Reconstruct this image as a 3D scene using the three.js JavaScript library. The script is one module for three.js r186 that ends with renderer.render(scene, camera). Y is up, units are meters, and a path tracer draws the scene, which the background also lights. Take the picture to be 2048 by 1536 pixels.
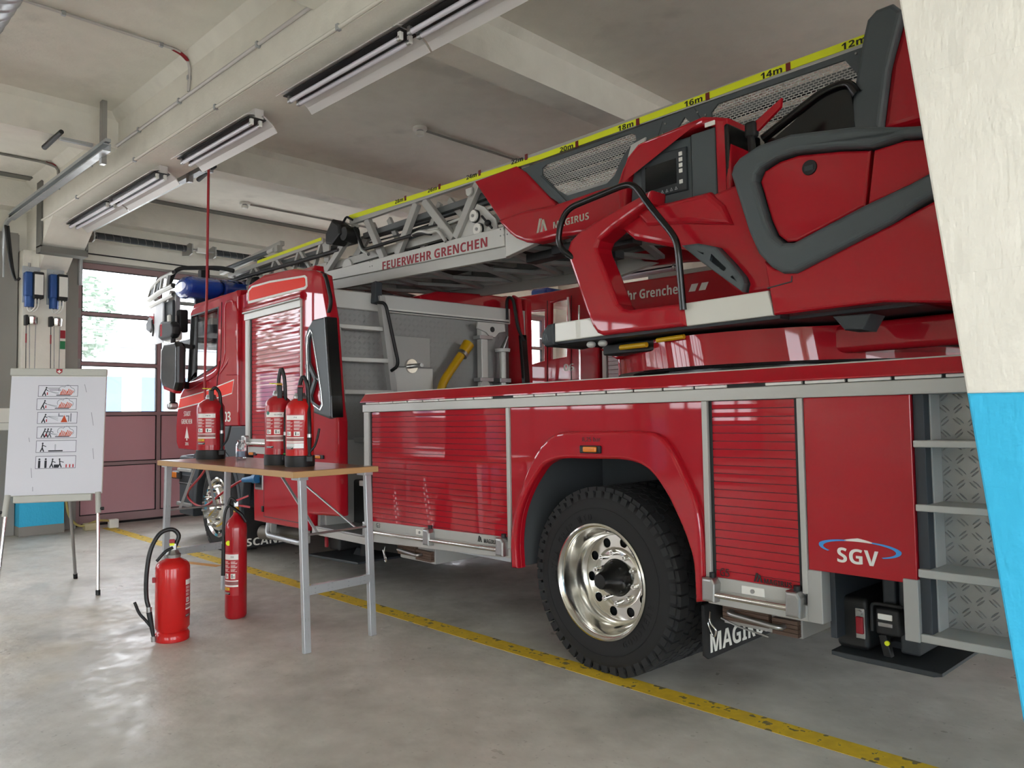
import * as THREE from 'three';
import { RoundedBoxGeometry } from 'three/addons/geometries/RoundedBoxGeometry.js';
import { TextGeometry } from 'three/addons/geometries/TextGeometry.js';
import { FontLoader } from 'three/addons/loaders/FontLoader.js';
import { mergeGeometries, toCreasedNormals } from 'three/addons/utils/BufferGeometryUtils.js';

// ---------------------------------------------------------------- camera, sky, exposure
const scene = new THREE.Scene();
const rad = THREE.MathUtils.degToRad;
const camera = new THREE.PerspectiveCamera(2 * Math.atan(768 / 1538) * 180 / Math.PI, 4 / 3, 0.05, 200);
camera.position.set(0, 1.3, 0);
camera.rotation.set(rad(2.0443), rad(44.8238), rad(-0.4618), 'YXZ');
scene.background = new THREE.Color(0.94, 0.98, 1.04);       // bright overcast sky
scene.backgroundIntensity = 8.5;
const renderer = new THREE.WebGLRenderer({ antialias: true });
renderer.toneMapping = THREE.LinearToneMapping;
renderer.toneMappingExposure = 1.15;
renderer.shadowMap.enabled = true;

// ---------------------------------------------------------------- helpers
let seedValue = 12345;
const rnd = () => ((seedValue = (seedValue * 1664525 + 1013904223) >>> 0) / 4294967296);
const V = (x, y, z) => new THREE.Vector3(x, y, z);
const font = await new FontLoader().loadAsync('fonts/droid/droid_sans_bold.typeface.json');
const fontRegular = await new FontLoader().loadAsync('fonts/droid/droid_sans_regular.typeface.json');
const used = {};
function numbered(n) { used[n] = (used[n] ?? -1) + 1; return used[n] ? n + '_' + String(used[n]).padStart(3, '0') : n; }
function add(parent, name, geo, mat) {
  const m = new THREE.Mesh(geo, mat); m.name = name; m.castShadow = m.receiveShadow = true; parent.add(m); return m;
}
function grp(parent, name, x = 0, y = 0, z = 0) { const g = new THREE.Group(); g.name = name; g.position.set(x, y, z); parent.add(g); return g; }
function tag(o, label, category, group) { o.userData.label = label; if (category) o.userData.category = category; if (group) o.userData.group = group; return o; }
function thing(name, label, category, x = 0, y = 0, z = 0, group) { return tag(grp(scene, numbered(name), x, y, z), label, category, group); }
function struct(name, label, category) { const g = grp(scene, name); g.userData.kind = 'structure'; return tag(g, label, category); }
// uv in metres for boxes
function boxGeo(x0, x1, y0, y1, z0, z1) {
  const w = x1 - x0, h = y1 - y0, d = z1 - z0, g = new THREE.BoxGeometry(w, h, d), uv = g.attributes.uv;
  const dims = [[d, h], [d, h], [w, d], [w, d], [w, h], [w, h]];
  for (let f = 0; f < 6; f++) for (let i = 0; i < 4; i++) { const k = f * 4 + i; uv.setXY(k, uv.getX(k) * dims[f][0], uv.getY(k) * dims[f][1]); }
  return g.translate((x0 + x1) / 2, (y0 + y1) / 2, (z0 + z1) / 2);
}
function bx(parent, name, x0, x1, y0, y1, z0, z1, mat, r = 0.004) {
  const w = x1 - x0, h = y1 - y0, d = z1 - z0;
  r = Math.min(r, w * .45, h * .45, d * .45);
  const g = r > 0 ? new RoundedBoxGeometry(w, h, d, 2, r).translate((x0 + x1) / 2, (y0 + y1) / 2, (z0 + z1) / 2) : boxGeo(x0, x1, y0, y1, z0, z1);
  return add(parent, name, g, mat);
}
function shapeOf(pts, smooth, holes = []) {
  const mk = (p, C) => {
    const s = new C();
    if (smooth) { const c = new THREE.CatmullRomCurve3(p.map(q => V(q[0], q[1], 0)), true, 'centripetal').getPoints(p.length * 5); s.setFromPoints(c.map(q => new THREE.Vector2(q.x, q.y))); }
    else s.setFromPoints(p.map(q => new THREE.Vector2(q[0], q[1])));
    return s;
  };
  const s = mk(pts, THREE.Shape); for (const h of holes) s.holes.push(mk(h, THREE.Path)); return s;
}
function exGeo(pts, z0, z1, { b = 0.004, holes, smooth, bs = 2 } = {}) {
  const t = z1 - z0; b = Math.min(b, t * .45);
  const g = new THREE.ExtrudeGeometry(shapeOf(pts, smooth, holes), { depth: t - 2 * b, bevelEnabled: b > 0, bevelThickness: b, bevelSize: b, bevelOffset: -b, bevelSegments: bs, curveSegments: 8 });
  return g.translate(0, 0, z0 + b);
}
const flipHoles = (o, f) => o?.holes ? { ...o, holes: o.holes.map(h => h.map(f)) } : o;
const smoothPts = (p, n = 4) => new THREE.CatmullRomCurve3(p.map(q => V(q[0], q[1], 0)), false, 'centripetal').getPoints(p.length * n).map(q => [q.x, q.y]);   // a rounded open outline
const ex = (parent, name, pts, z0, z1, mat, o) => add(parent, name, exGeo(pts, z0, z1, o), mat);                       // outline in x,y; thickness along z
const exX = (parent, name, pts, x0, x1, mat, o) => add(parent, name, exGeo(pts.map(([z, y]) => [-z, y]), x0, x1, flipHoles(o, ([z, y]) => [-z, y])).rotateY(Math.PI / 2), mat);   // outline in z,y
const exY = (parent, name, pts, y0, y1, mat, o) => add(parent, name, exGeo(pts.map(([x, z]) => [x, -z]), y0, y1, flipHoles(o, ([x, z]) => [x, -z])).rotateX(-Math.PI / 2), mat);  // outline in x,z
function barGeo(a, b, w, h) {
  a = V(...a); b = V(...b); const l = a.distanceTo(b), d = b.clone().sub(a).normalize();
  const up = Math.abs(d.y) > .95 ? V(1, 0, 0) : V(0, 1, 0), sx = new THREE.Vector3().crossVectors(up, d).normalize(), sy = new THREE.Vector3().crossVectors(d, sx);
  return new RoundedBoxGeometry(w, h, l, 1, Math.min(w, h) * .12).applyMatrix4(new THREE.Matrix4().makeBasis(sx, sy, d).setPosition(a.clone().add(b).multiplyScalar(.5)));
}
const bar = (parent, name, a, b, w, h, mat) => add(parent, name, barGeo(a, b, w, h), mat);
function rodGeo(a, b, r, r2 = r, seg = 12) {
  a = V(...a); b = V(...b); const g = new THREE.CylinderGeometry(r2, r, a.distanceTo(b), seg);
  return g.applyQuaternion(new THREE.Quaternion().setFromUnitVectors(V(0, 1, 0), b.clone().sub(a).normalize())).translate((a.x + b.x) / 2, (a.y + b.y) / 2, (a.z + b.z) / 2);
}
const rod = (parent, name, a, b, r, mat, r2, seg) => add(parent, name, rodGeo(a, b, r, r2, seg), mat);
function tubeGeo(pts, r, seg = pts.length * 8, rs = 10, tension) {
  return new THREE.TubeGeometry(new THREE.CatmullRomCurve3(pts.map(p => V(...p)), false, tension === undefined ? 'centripetal' : 'catmullrom', tension), seg, r, rs);
}
const tube = (parent, name, pts, r, mat, seg, rs) => add(parent, name, tubeGeo(pts, r, seg, rs), mat);
// a bent pipe: straight runs with rounded corners
function pipeGeo(pts, r, bend = .05, rs = 10) {
  const p = pts.map(q => V(...q)), path = new THREE.CurvePath();
  let prev = p[0];
  for (let i = 1; i < p.length; i++) {
    if (i === p.length - 1) { path.add(new THREE.LineCurve3(prev, p[i])); break; }
    const a = p[i].clone().add(p[i - 1].clone().sub(p[i]).setLength(Math.min(bend, p[i].distanceTo(p[i - 1]) * .48)));
    const c = p[i].clone().add(p[i + 1].clone().sub(p[i]).setLength(Math.min(bend, p[i].distanceTo(p[i + 1]) * .48)));
    path.add(new THREE.LineCurve3(prev, a)); path.add(new THREE.QuadraticBezierCurve3(a, p[i], c)); prev = c;
  }
  return new THREE.TubeGeometry(path, pts.length * 14, r, rs);
}
const pipe = (parent, name, pts, r, mat, bend, rs) => add(parent, name, pipeGeo(pts, r, bend, rs), mat);
const latheGeo = (prof, seg = 32) => toCreasedNormals(new THREE.LatheGeometry(prof.map(p => new THREE.Vector2(p[0], p[1])), seg), .75);
const lathe = (parent, name, prof, mat, seg) => add(parent, name, latheGeo(prof, seg), mat);
// raised or printed lettering: lower-left corner at (x, y), facing +z, fitted to height h and width w
function textGeo(str, x, y, z, h, w, { d = .0015, f = font, slope = 0, lean = 0 } = {}) {
  const g = new TextGeometry(str, { font: f, size: 1, depth: 1, curveSegments: 3, bevelEnabled: false }); g.computeBoundingBox();
  const b = g.boundingBox; g.translate(-b.min.x, -b.min.y, 0);
  g.scale(w / (b.max.x - b.min.x), h / (b.max.y - b.min.y), d);
  g.applyMatrix4(new THREE.Matrix4().set(1, lean, 0, 0, slope, 1, 0, 0, 0, 0, 1, 0, 0, 0, 0, 1));
  return g.translate(x, y, z);
}
const text = (parent, name, str, x, y, z, h, w, mat, o) => add(parent, name, textGeo(str, x, y, z, h, w, o), mat);

// ---------------------------------------------------------------- textures
function hash(x, y, s) { let h = (x * 374761393 + y * 668265263 + s * 1442695041) | 0; h = Math.imul(h ^ (h >>> 13), 1274126177); return ((h ^ (h >>> 16)) >>> 0) / 4294967296; }
function vnoise(x, y, p, s) {   // tileable value noise with period p
  const xi = Math.floor(x), yi = Math.floor(y), fx = x - xi, fy = y - yi, u = fx * fx * (3 - 2 * fx), v = fy * fy * (3 - 2 * fy), m = (a) => ((a % p) + p) % p;
  const a = hash(m(xi), m(yi), s), b = hash(m(xi + 1), m(yi), s), c = hash(m(xi), m(yi + 1), s), d = hash(m(xi + 1), m(yi + 1), s);
  return a + (b - a) * u + (c - a) * v + (a - b - c + d) * u * v;
}
function fbm(u, v, p, oct, s) { let t = 0, a = .5, n = 0; for (let i = 0; i < oct; i++) { t += a * vnoise(u * p, v * p, p, s + i); n += a; a *= .5; p *= 2; } return t / n; }
function dataTex(n, fn, srgb, rep) {
  const d = new Uint8Array(n * n * 4);
  for (let j = 0; j < n; j++) for (let i = 0; i < n; i++) { const c = fn(i / n, j / n), k = (j * n + i) * 4; d[k] = c[0]; d[k + 1] = c[1]; d[k + 2] = c[2]; d[k + 3] = 255; }
  const t = new THREE.DataTexture(d, n, n); t.wrapS = t.wrapT = THREE.RepeatWrapping; t.magFilter = THREE.LinearFilter; t.minFilter = THREE.LinearMipmapLinearFilter; t.generateMipmaps = true;
  if (srgb) t.colorSpace = THREE.SRGBColorSpace; t.repeat.set(rep, rep); t.needsUpdate = true; return t;
}
const cl = (v) => Math.max(0, Math.min(255, v));
const grey = (v) => [v, v, v];
function canvasTex(w, h, draw, srgb = true) {
  const c = document.createElement('canvas'); c.width = w; c.height = h; const g = c.getContext('2d'); draw(g, w, h);
  const t = new THREE.CanvasTexture(c); if (srgb) t.colorSpace = THREE.SRGBColorSpace; t.anisotropy = 8; return t;
}
const std = (color, roughness = .6, metalness = 0, o = {}) => new THREE.MeshStandardMaterial({ color, roughness, metalness, ...o });
const phys = (color, o) => new THREE.MeshPhysicalMaterial({ color, ...o });

// worn concrete: mottling, dark scuffs and rubber marks
const floorMap = dataTex(1024, (u, v) => {
  const a = fbm(u, v, 5, 5, 3), b = fbm(u, v, 48, 4, 9), st = fbm(u, v, 9, 5, 21), sp = vnoise(u * 340, v * 340, 340, 33), warm = fbm(u, v, 4, 4, 55);
  let k = 193 + (a - .5) * 40 + (b - .5) * 30 - Math.max(0, st - .6) * 130 - (sp > .955 ? 24 : 0);
  const w = Math.max(0, warm - .56) * 95;
  return [cl(k + 1 + w * .3), cl(k - 2 - w * .25), cl(k - 12 - w * 1.1)];
}, true, 1 / 5.3);
const floorRough = dataTex(512, (u, v) => grey(cl(120 + (fbm(u, v, 12, 6, 71) - .5) * 110 + (fbm(u, v, 90, 3, 5) - .5) * 80)), false, 1 / 4.1);
const floorBump = dataTex(512, (u, v) => grey(cl(fbm(u, v, 40, 4, 14) * 255)), false, 1 / 1.7);
const plasterMap = dataTex(512, (u, v) => { const a = fbm(u, v, 4, 5, 40), b = fbm(u, v, 32, 4, 45), s = fbm(u, v, 7, 5, 47); const k = 233 + (a - .5) * 16 + (b - .5) * 9 - Math.max(0, s - .66) * 90; return [cl(k + 2), cl(k - 2), cl(k - 14)]; }, true, 1 / 2.9);
const plasterBump = dataTex(512, (u, v) => grey(cl((fbm(u, v, 10, 4, 60) * .6 + fbm(u, v, 70, 3, 61) * .4) * 255)), false, 1 / .9);
const coarseBump = dataTex(512, (u, v) => grey(cl((fbm(u, v, 14, 5, 62) * .7 + fbm(u * 1, v * .25, 60, 3, 63) * .3) * 255)), false, 1 / .55);
// five-bar tread plate pressed in sheet metal
const plateBump = dataTex(256, (u, v) => {
  let m = 0;
  for (const [cx, cy, a] of [[.25, .25, .75], [.75, .75, .75], [.75, .25, -.75], [.25, .75, -.75]]) for (const q of [-.5, .5]) {
    const dx = u - cx, dy = v - cy, al = dx * Math.cos(a) + dy * Math.sin(a) - q * .06, ac = -dx * Math.sin(a) + dy * Math.cos(a) - q * .12;
    m = Math.max(m, 1 - Math.hypot(al / .19, ac / .03));
  }
  return grey(cl(Math.min(1, Math.max(0, m) * 2) * 255));
}, false, 1 / .09);
const brushRough = dataTex(256, (u, v) => grey(cl(118 + (fbm(u, v, 8, 5, 80) - .5) * 90)), false, 1 / .5);

// ---------------------------------------------------------------- materials
const M = {
  floor: std(0xffffff, 1, 0, { map: floorMap, roughnessMap: floorRough, bumpMap: floorBump, bumpScale: .0022 }),
  paintLine: std(0xb59a2c, .62, 0, { roughnessMap: floorRough }),
  plaster: std(0xffffff, .85, 0, { map: plasterMap, bumpMap: plasterBump, bumpScale: .002 }),
  plasterRough: std(0xffffff, .8, 0, { map: plasterMap, bumpMap: coarseBump, bumpScale: .006 }),
  blueRough: std(0x36bae6, .6, 0, { bumpMap: coarseBump, bumpScale: .005 }),
  jointGrey: std(0x74736d, .75),
  wallGrey: std(0x8f8c86, .8),
  doorFrame: std(0x9c7f80, .5, .1), doorPanel: std(0xbf8f95, .45), doorGasket: std(0x1a1718, .8), galvFrame: std(0x9a9792, .5, .5),
  glass: phys(0xffffff, { transmission: 1, thickness: 0, roughness: 0, ior: 1.45 }),
  red: phys(0xac0f20, { roughness: .6, specularIntensity: .2, clearcoat: .9, clearcoatRoughness: .03 }),
  redMatt: std(0x9c1a22, .5),
  orange: phys(0xee2f14, { roughness: .55, specularIntensity: .4 }),
  white: phys(0xd9d7cc, { roughness: .45, clearcoat: .3 }),
  alu: std(0xb4b3ad, .48, .3),
  aluPaint: std(0xa9a8a3, .5, .25),
  ladderGrey: std(0xb4b3ad, .45, .35),
  ladderLight: std(0xc9c8c2, .42, .2),
  ladderMid: std(0xa8aaa8, .55, .2),
  ladderDark: std(0x6a6d6d, .6, .2),
  plate: std(0xa4a4a1, .42, .75, { bumpMap: plateBump, bumpScale: .0035 }),
  plateSoft: std(0x9a9a97, .55, .45, { bumpMap: plateBump, bumpScale: .0018 }),
  liner: std(0x4a4e50, .7),
  chrome: std(0xe6e6e4, .1, 1), polished: std(0xdedcd6, .14, 1), steel: std(0xa9a9a8, .32, .9), galv: std(0xb4b8ba, .75, .5, { roughnessMap: brushRough }),
  black: std(0x121314, .55), blackGloss: std(0x0c0d0e, .22), rubber: std(0x1b1b1c, .82), rubberGrey: std(0x222324, .85), dark: std(0x383b3d, .7), hose: std(0x141415, .45),
  anthracite: std(0x4b5254, .55), anthraciteDark: std(0x2f3437, .6), darkGrey: std(0x33383d, .6),
  yellow: std(0xe6ee1e, .5), markRed: std(0x701318, .5), monitor: std(0xc79a12, .35), amber: phys(0xd97a12, { roughness: .2, clearcoat: .5 }), blueLamp: phys(0x0c3a96, { roughness: .2, clearcoat: .5 }), ledBlue: std(0x6f9ad0, .4),
  letterRed: std(0x951222, .5), letterWhite: std(0xe6e4dc, .5), letterBlack: std(0x141414, .6), wood: std(0x8a6a4c, .6), brown: std(0x5a4538, .7), screen: phys(0x0e1214, { roughness: .08 }),
  tubeWhite: std(0xdfdce4, .25), reflector: std(0xcfcac6, .35, .1), extinguisher: phys(0xa30e1a, { roughness: .5, specularIntensity: .3, clearcoat: .7, clearcoatRoughness: .06 }), extinguisherBright: phys(0xbe1817, { roughness: .5, specularIntensity: .3, clearcoat: .6, clearcoatRoughness: .08 }),
};

// ================================================================ THE HALL
const X0 = -9.85, X1 = 6.7, ZA = -11.14, ZE = 10.66, CEIL = 3.85, PITCH = 4.36;
const pillarZ = [-6.78, -2.42, 1.94, 6.3];
const bays = [[-11.14, -6.78], [-6.78, -2.42], [-2.42, 1.94], [1.94, 6.3], [6.3, 10.66]];
{ // floor, the ground outside
  const f = struct('floor', 'worn grey concrete hall floor with scuffs', 'floor');
  add(f, 'concrete_slab', boxGeo(X0 - .3, X1 + .3, -.2, 0, ZA - .3, ZE + .3), M.floor);
  const lineMap = dataTex(512, (u, v) => { const k = fbm(u, v, 30, 4, 90), w = fbm(u, v, 6, 4, 93); const worn = k > .67 || w > .76; return worn ? [122, 112, 76] : [cl(222 + (k - .5) * 40), cl(186 + (k - .5) * 40), 48]; }, true, 1 / 1.1);
  const lm = std(0xffffff, .6, 0, { map: lineMap });
  const line = (x0, x1, z0, z1) => add(f, 'painted_line', boxGeo(x0, x1, 0, .0015, z0, z1), lm);
  line(-9.6, 2.5, -3.085, -2.965); line(-9.6, 2.5, -6.28, -6.16); line(-9.6, -6.4, 1.3, 1.42);
  add(f, 'painted_patch', boxGeo(-.32, .32, 0, .002, -.035, .035).rotateY(.32).translate(-6.75, 0, -2.82), std(0xc98b32, .6));
  const o = struct('ground', 'pale asphalt yard outside the hall doors', 'ground');
  const gm = std(0xb3b1ac, .9);
  for (const [a, b, c, d] of [[-90, X0 - .3, -80, 80], [X1 + .3, 70, -80, 80], [X0 - .3, X1 + .3, -80, ZA - .3], [X0 - .3, X1 + .3, ZE + .3, 80]]) add(o, 'asphalt', boxGeo(a, b, -.25, -.03, c, d), gm);
}
{ // ceiling: slab, long beams over the pillars, cross beams, grey joint strip round everything near the front
  const c = struct('ceiling', 'cream painted concrete ceiling with deep beams', 'ceiling');
  add(c, 'slab', boxGeo(X0 - .3, X1 + .3, CEIL, CEIL + .2, ZA - .3, ZE + .3), M.plaster);
  for (const z of pillarZ) {
    const z0 = z - .235, z1 = z + .185;
    add(c, 'long_beam', boxGeo(X0, X1, 3.35, CEIL, z0, z1), M.plaster);
    // fillets between slab and beam
    for (const [za, s] of [[z1, 1], [z0, -1]]) exX(c, 'fillet', s > 0 ? [[za, CEIL - .07], [za + .07, CEIL], [za, CEIL]] : [[za, CEIL - .07], [za, CEIL], [za - .07, CEIL]], X0, X1, M.plaster, { b: 0 });
    ex(c, 'haunch', [[-9.25, 3.35], [-8.85, 3.35], [-9.25, 3.1]], z0 + .004, z1 - .004, M.plaster, { b: 0 });
    add(c, 'haunch_block', boxGeo(X0, -9.25, 3.1, 3.35, z0 + .002, z1 - .002), M.plaster);
    // grey joint strip
    const j = (g) => add(c, 'joint_strip', g, M.jointGrey);
    j(boxGeo(-9.37, -9.2, 3.085, CEIL - .06, z1, z1 + .02)); j(boxGeo(-9.37, -9.2, 3.085, CEIL - .06, z0 - .02, z0)); j(boxGeo(-9.37, -9.2, 3.03, 3.1, z0 - .02, z1 + .02));
  }
  for (const [a, b] of bays) {
    for (const x of [-6.92, -3.53, -.14, 3.25]) {
      const z0 = a + .185, z1 = b - .235;
      add(c, 'cross_beam', boxGeo(x - .23, x, 3.56, CEIL, z0, z1), M.plaster);
      ex(c, 'fillet', [[x, CEIL - .05], [x + .05, CEIL], [x, CEIL]], z0, z1, M.plaster, { b: 0 });
    }
    add(c, 'joint_strip', boxGeo(-9.5, -9.36, CEIL - .012, CEIL, a + .2, b - .25), M.jointGrey);
    add(c, 'edge_beam', boxGeo(X0, X0 + .22, 3.56, CEIL, a + .185, b - .235), M.plaster);
  }
}
// walls with door openings in every bay
function doorWall(name, label, xa, xb, dz) {
  const w = struct(name, label, 'wall');
  add(w, 'lintel', boxGeo(xa, xb, 3.12, CEIL, ZA, ZE), M.plaster);
  for (const z of [ZA, ...pillarZ, ZE]) add(w, 'pier', boxGeo(xa, xb, 0, 3.12, Math.max(ZA, z - .32), Math.min(ZE, z + .32)), M.plaster);
  return w;
}
doorWall('wall_front', 'cream wall with a row of sectional hall doors', X0 - .3, X0);
doorWall('wall_back', 'cream rear wall with wide door openings', X1, X1 + .3);
{
  const a = struct('wall_far', 'cream side wall beyond the second fire engine', 'wall'); add(a, 'wall_surface', boxGeo(X0 - .3, X1 + .3, 0, CEIL, ZA - .3, ZA), M.plaster);
  const b = struct('wall_side', 'cream side wall of the hall with a wide opening added for daylight', 'wall'); add(b, 'wall_surface', boxGeo(X0 - .3, -.2, 0, CEIL, ZE, ZE + .3), M.plaster); add(b, 'wall_surface', boxGeo(6.2, X1 + .3, 0, CEIL, ZE, ZE + .3), M.plaster); add(b, 'lintel', boxGeo(-.2, 6.2, 3.3, CEIL, ZE, ZE + .3), M.plaster);  // unseen wide opening, added to bring more daylight into the hall
}
// sectional doors: five rows, four columns; the top three rows are glazed
function sectionalDoor(name, label, x, zlo, zhi) {
  const g = struct(name, label, 'door'); g.position.set(x, 0, zlo);
  const W = zhi - zlo, st = .07, n = 4, mull = .05, cw = (W - 2 * st - (n - 1) * mull) / n;
  const rows = [[.125, .695, 0], [.735, 1.29, 0], [1.33, 1.88, 1], [1.92, 2.47, 1], [2.51, 3.02, 1]];
  for (const z of [0, W - st]) bx(g, 'stile', -.03, .03, .03, 3.09, z, z + st, M.doorFrame, .003);
  const ys = [.03, .125, .695, .735, 1.29, 1.33, 1.88, 1.92, 2.47, 2.51, 3.02, 3.09];
  for (let i = 0; i < ys.length; i += 2) bx(g, 'rail', -.03, .03, ys[i], ys[i + 1], st, W - st, M.doorFrame, .003);
  bx(g, 'floor_seal', -.025, .025, .002, .03, 0, W, M.doorGasket, .004);
  for (const [y0, y1, glazed] of rows) for (let c = 0; c < n; c++) {
    const z0 = st + c * (cw + mull), z1 = z0 + cw;
    if (c) bx(g, 'mullion', -.03, .03, y0, y1, z0 - mull, z0, M.doorFrame, .003);
    const gasket = exX(g, 'gasket', [[z0, y0], [z1, y0], [z1, y1], [z0, y1]], -.012, .033, M.doorGasket, { b: 0, holes: [[[z0 + .008, y0 + .008], [z0 + .008, y1 - .008], [z1 - .008, y1 - .008], [z1 - .008, y0 + .008]]] });
    if (glazed) add(g, 'pane', boxGeo(-.003, .003, y0 + .006, y1 - .006, z0 + .006, z1 - .006), M.glass);
    else bx(g, 'panel', -.015, .022, y0 + .008, y1 - .008, z0 + .008, z1 - .008, M.doorPanel, .006);
  }
  for (const y of [.715, 1.31, 1.9, 2.49]) { // hinges with rivets
    const h = bx(g, 'hinge', .03, .036, y - .055, y + .055, W - st + .008, W - .008, M.galvFrame, .001);
    for (const dy of [-.04, -.02, .02, .04]) for (const dz of [.02, .05]) rod(h, 'rivet', [.035, y + dy, W - st + dz], [.04, y + dy, W - st + dz], .005, M.steel, .004, 6);
  }
  // guide channels and side frame on the wall
  for (const z of [-.06, W + .01]) bx(g, 'guide_channel', .03, .09, .02, 3.3, z, z + .05, M.galvFrame, .003);
  bx(g, 'head_frame', -.02, .05, 3.09, 3.17, 0, W, M.galvFrame, .003);
  return g;
}
bays.forEach(([a, b], i) => { sectionalDoor('door_' + (i + 1), i === 1 ? 'sectional hall door with three glazed rows before the ladder truck' : i === 2 ? 'sectional hall door with three glazed rows behind the flip chart' : 'sectional hall door with three glazed rows in bay ' + ['one', 'two', 'three', 'four', 'five'][i], X0 - .06, a + .32, b - .32); });

// the rear door behind the ladder truck is closed, the others stand open
for (const i of [1]) { const [a, b] = bays[i]; const d = sectionalDoor('door_' + (i + 6), 'closed rear sectional door of truck bay ' + ['one', 'two'][i], X1 + .06, a + .32, b - .32); }

// pillars
{
  // mid-hall pillar, wider towards the beam, blue below
  const p = struct('pillar', 'tapering concrete pillar painted white above bright blue', 'pillar');
  const half = (y) => .258 + .1265 * y, yc = 1.337, zf = -2.235, zb = -2.655;
  ex(p, 'blue_base', [[-.14 - half(0), 0], [-.14 + half(0), 0], [-.14 + half(yc), yc], [-.14 - half(yc), yc]], zb, zf, M.blueRough, { b: .006 });
  ex(p, 'white_shaft', [[-.14 - half(yc), yc], [-.14 + half(yc), yc], [-.14 + half(3.35), 3.35], [-.14 - half(3.35), 3.35]], zb, zf, M.plasterRough, { b: .006 });
  for (const z of [-6.78, 1.94, 6.3]) {
    const q = struct('pillar_' + (z < 0 ? 'beyond_truck' : z < 3 ? 'open_bay' : 'last_bay'), 'tapering concrete pillar of another hall bay', 'pillar');
    ex(q, 'blue_base', [[-.14 - half(0), 0], [-.14 + half(0), 0], [-.14 + half(yc), yc], [-.14 - half(yc), yc]], z - .235, z + .185, M.blueRough, { b: .006 });
    ex(q, 'white_shaft', [[-.14 - half(yc), yc], [-.14 + half(yc), yc], [-.14 + half(3.35), 3.35], [-.14 - half(3.35), 3.35]], z - .235, z + .185, M.plasterRough, { b: .006 });
  }
  // front pillars beside the doors
  pillarZ.forEach((z, i) => {
    const q = struct('pillar_front_' + 'abcd'[i], i === 1 ? 'white door pillar carrying two blue door motors' : 'white door pillar of a neighbouring bay', 'pillar');
    add(q, 'white_shaft', boxGeo(X0, -9.6, 1.15, 3.1, z - .15, z + .27), M.plaster);
    add(q, 'blue_base', boxGeo(X0, -9.595, .1, 1.15, z - .155, z + .275), M.blueRough);
    add(q, 'grey_plinth', boxGeo(X0, -9.59, 0, .1, z - .16, z + .28), M.wallGrey);
    ex(q, 'bracket_corbel', [[X0, 2.9], [-9.6, 2.9], [-9.3, 3.1], [X0, 3.1]], z - .16, z + .12, M.plaster, { b: .004 });
    bx(q, 'grey_door_jamb', X0, X0 + .1, 0, 3.3, z + .285, z + .56, M.wallGrey, .003);
    bx(q, 'grey_door_jamb', X0, X0 + .06, 0, 3.3, z - .33, z - .16, M.wallGrey, .003);
  });
}
// outside: a long white building with windows, two trees
{
  const b = thing('outside_building', 'long white building with a row of windows across the yard', 'building', -32, 0, -4);
  const wm = std(0xe9eaea, .8), gm = phys(0x54688a, { roughness: .15 }), rm = std(0x8d8f92, .8);
  add(b, 'facade', boxGeo(-8, 0, 0, 3.9, -22, 22), wm);
  bx(b, 'roof', -8.5, .6, 3.9, 4.3, -22.6, 22.6, rm, .03);
  for (let i = 0; i < 26; i++) { const z = -20.5 + i * 1.6; const w = bx(b, 'window_frame', 0, .06, 1.35, 2.85, z - .5, z + .5, wm, .01); add(w, 'pane', boxGeo(.055, .07, 1.42, 2.78, z - .43, z + .43), gm); }
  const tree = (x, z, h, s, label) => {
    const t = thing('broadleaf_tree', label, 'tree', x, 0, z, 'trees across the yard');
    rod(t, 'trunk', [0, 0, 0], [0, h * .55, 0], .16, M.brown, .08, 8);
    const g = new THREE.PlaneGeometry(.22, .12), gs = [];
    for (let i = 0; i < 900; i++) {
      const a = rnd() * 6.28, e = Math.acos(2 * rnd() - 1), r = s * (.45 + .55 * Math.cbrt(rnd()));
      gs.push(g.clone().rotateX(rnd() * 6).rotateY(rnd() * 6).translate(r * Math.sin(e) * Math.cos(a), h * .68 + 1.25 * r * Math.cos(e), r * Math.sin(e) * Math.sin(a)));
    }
    const f = add(t, 'foliage', mergeGeometries(gs), std(0x9aa89c, .9, 0, { side: THREE.DoubleSide })); f.userData.kind = 'stuff';  // glare and haze are put into the leaf colour
  };
  tree(-27, -7.6, 6.6, 1.15, 'leafy tree painted hazy pale outside behind the glazed door'); tree(-26, 4, 7, 1.8, 'tall leafy tree outside the flip chart bay');
}

// ================================================================ THE LADDER TRUCK
// truck axes: x to the rear, y up, z to the outside of the near flank; origin under the rear wheel
const truck = thing('fire_engine', 'red turntable ladder truck numbered 03 behind the table', 'fire engine', -2.364, 0, -3.025);
truck.rotation.set(0, -rad(2.6185), rad(.7457), 'YXZ'); truck.updateMatrixWorld(true);
const TW = (x, y, z) => truck.localToWorld(V(x, y, z)).toArray();
const P = (name, x = 0, y = 0, z = 0) => grp(truck, name, x, y, z);

// the maker's mark: two peaks
function peakMark(parent, x, y, z, h, mat, d = .002) {
  const s = h, q = (p) => p.map(([a, b]) => [x + a * s, y + b * s]);
  const gs = [exGeo(q([[0, 0], [.3, 1], [.52, 1], [.2, 0]]), z, z + d, { b: 0 }), exGeo(q([[.36, 0], [.62, .86], [.8, .86], [1.08, 0], [.86, 0], [.7, .55], [.56, 0]]), z, z + d, { b: 0 }), exGeo(q([[.52, 1], [.62, .86], [.44, .86], [.4, 1]]), z, z + d, { b: 0 })];
  return add(parent, 'emblem', mergeGeometries(gs), mat);
}
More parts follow.
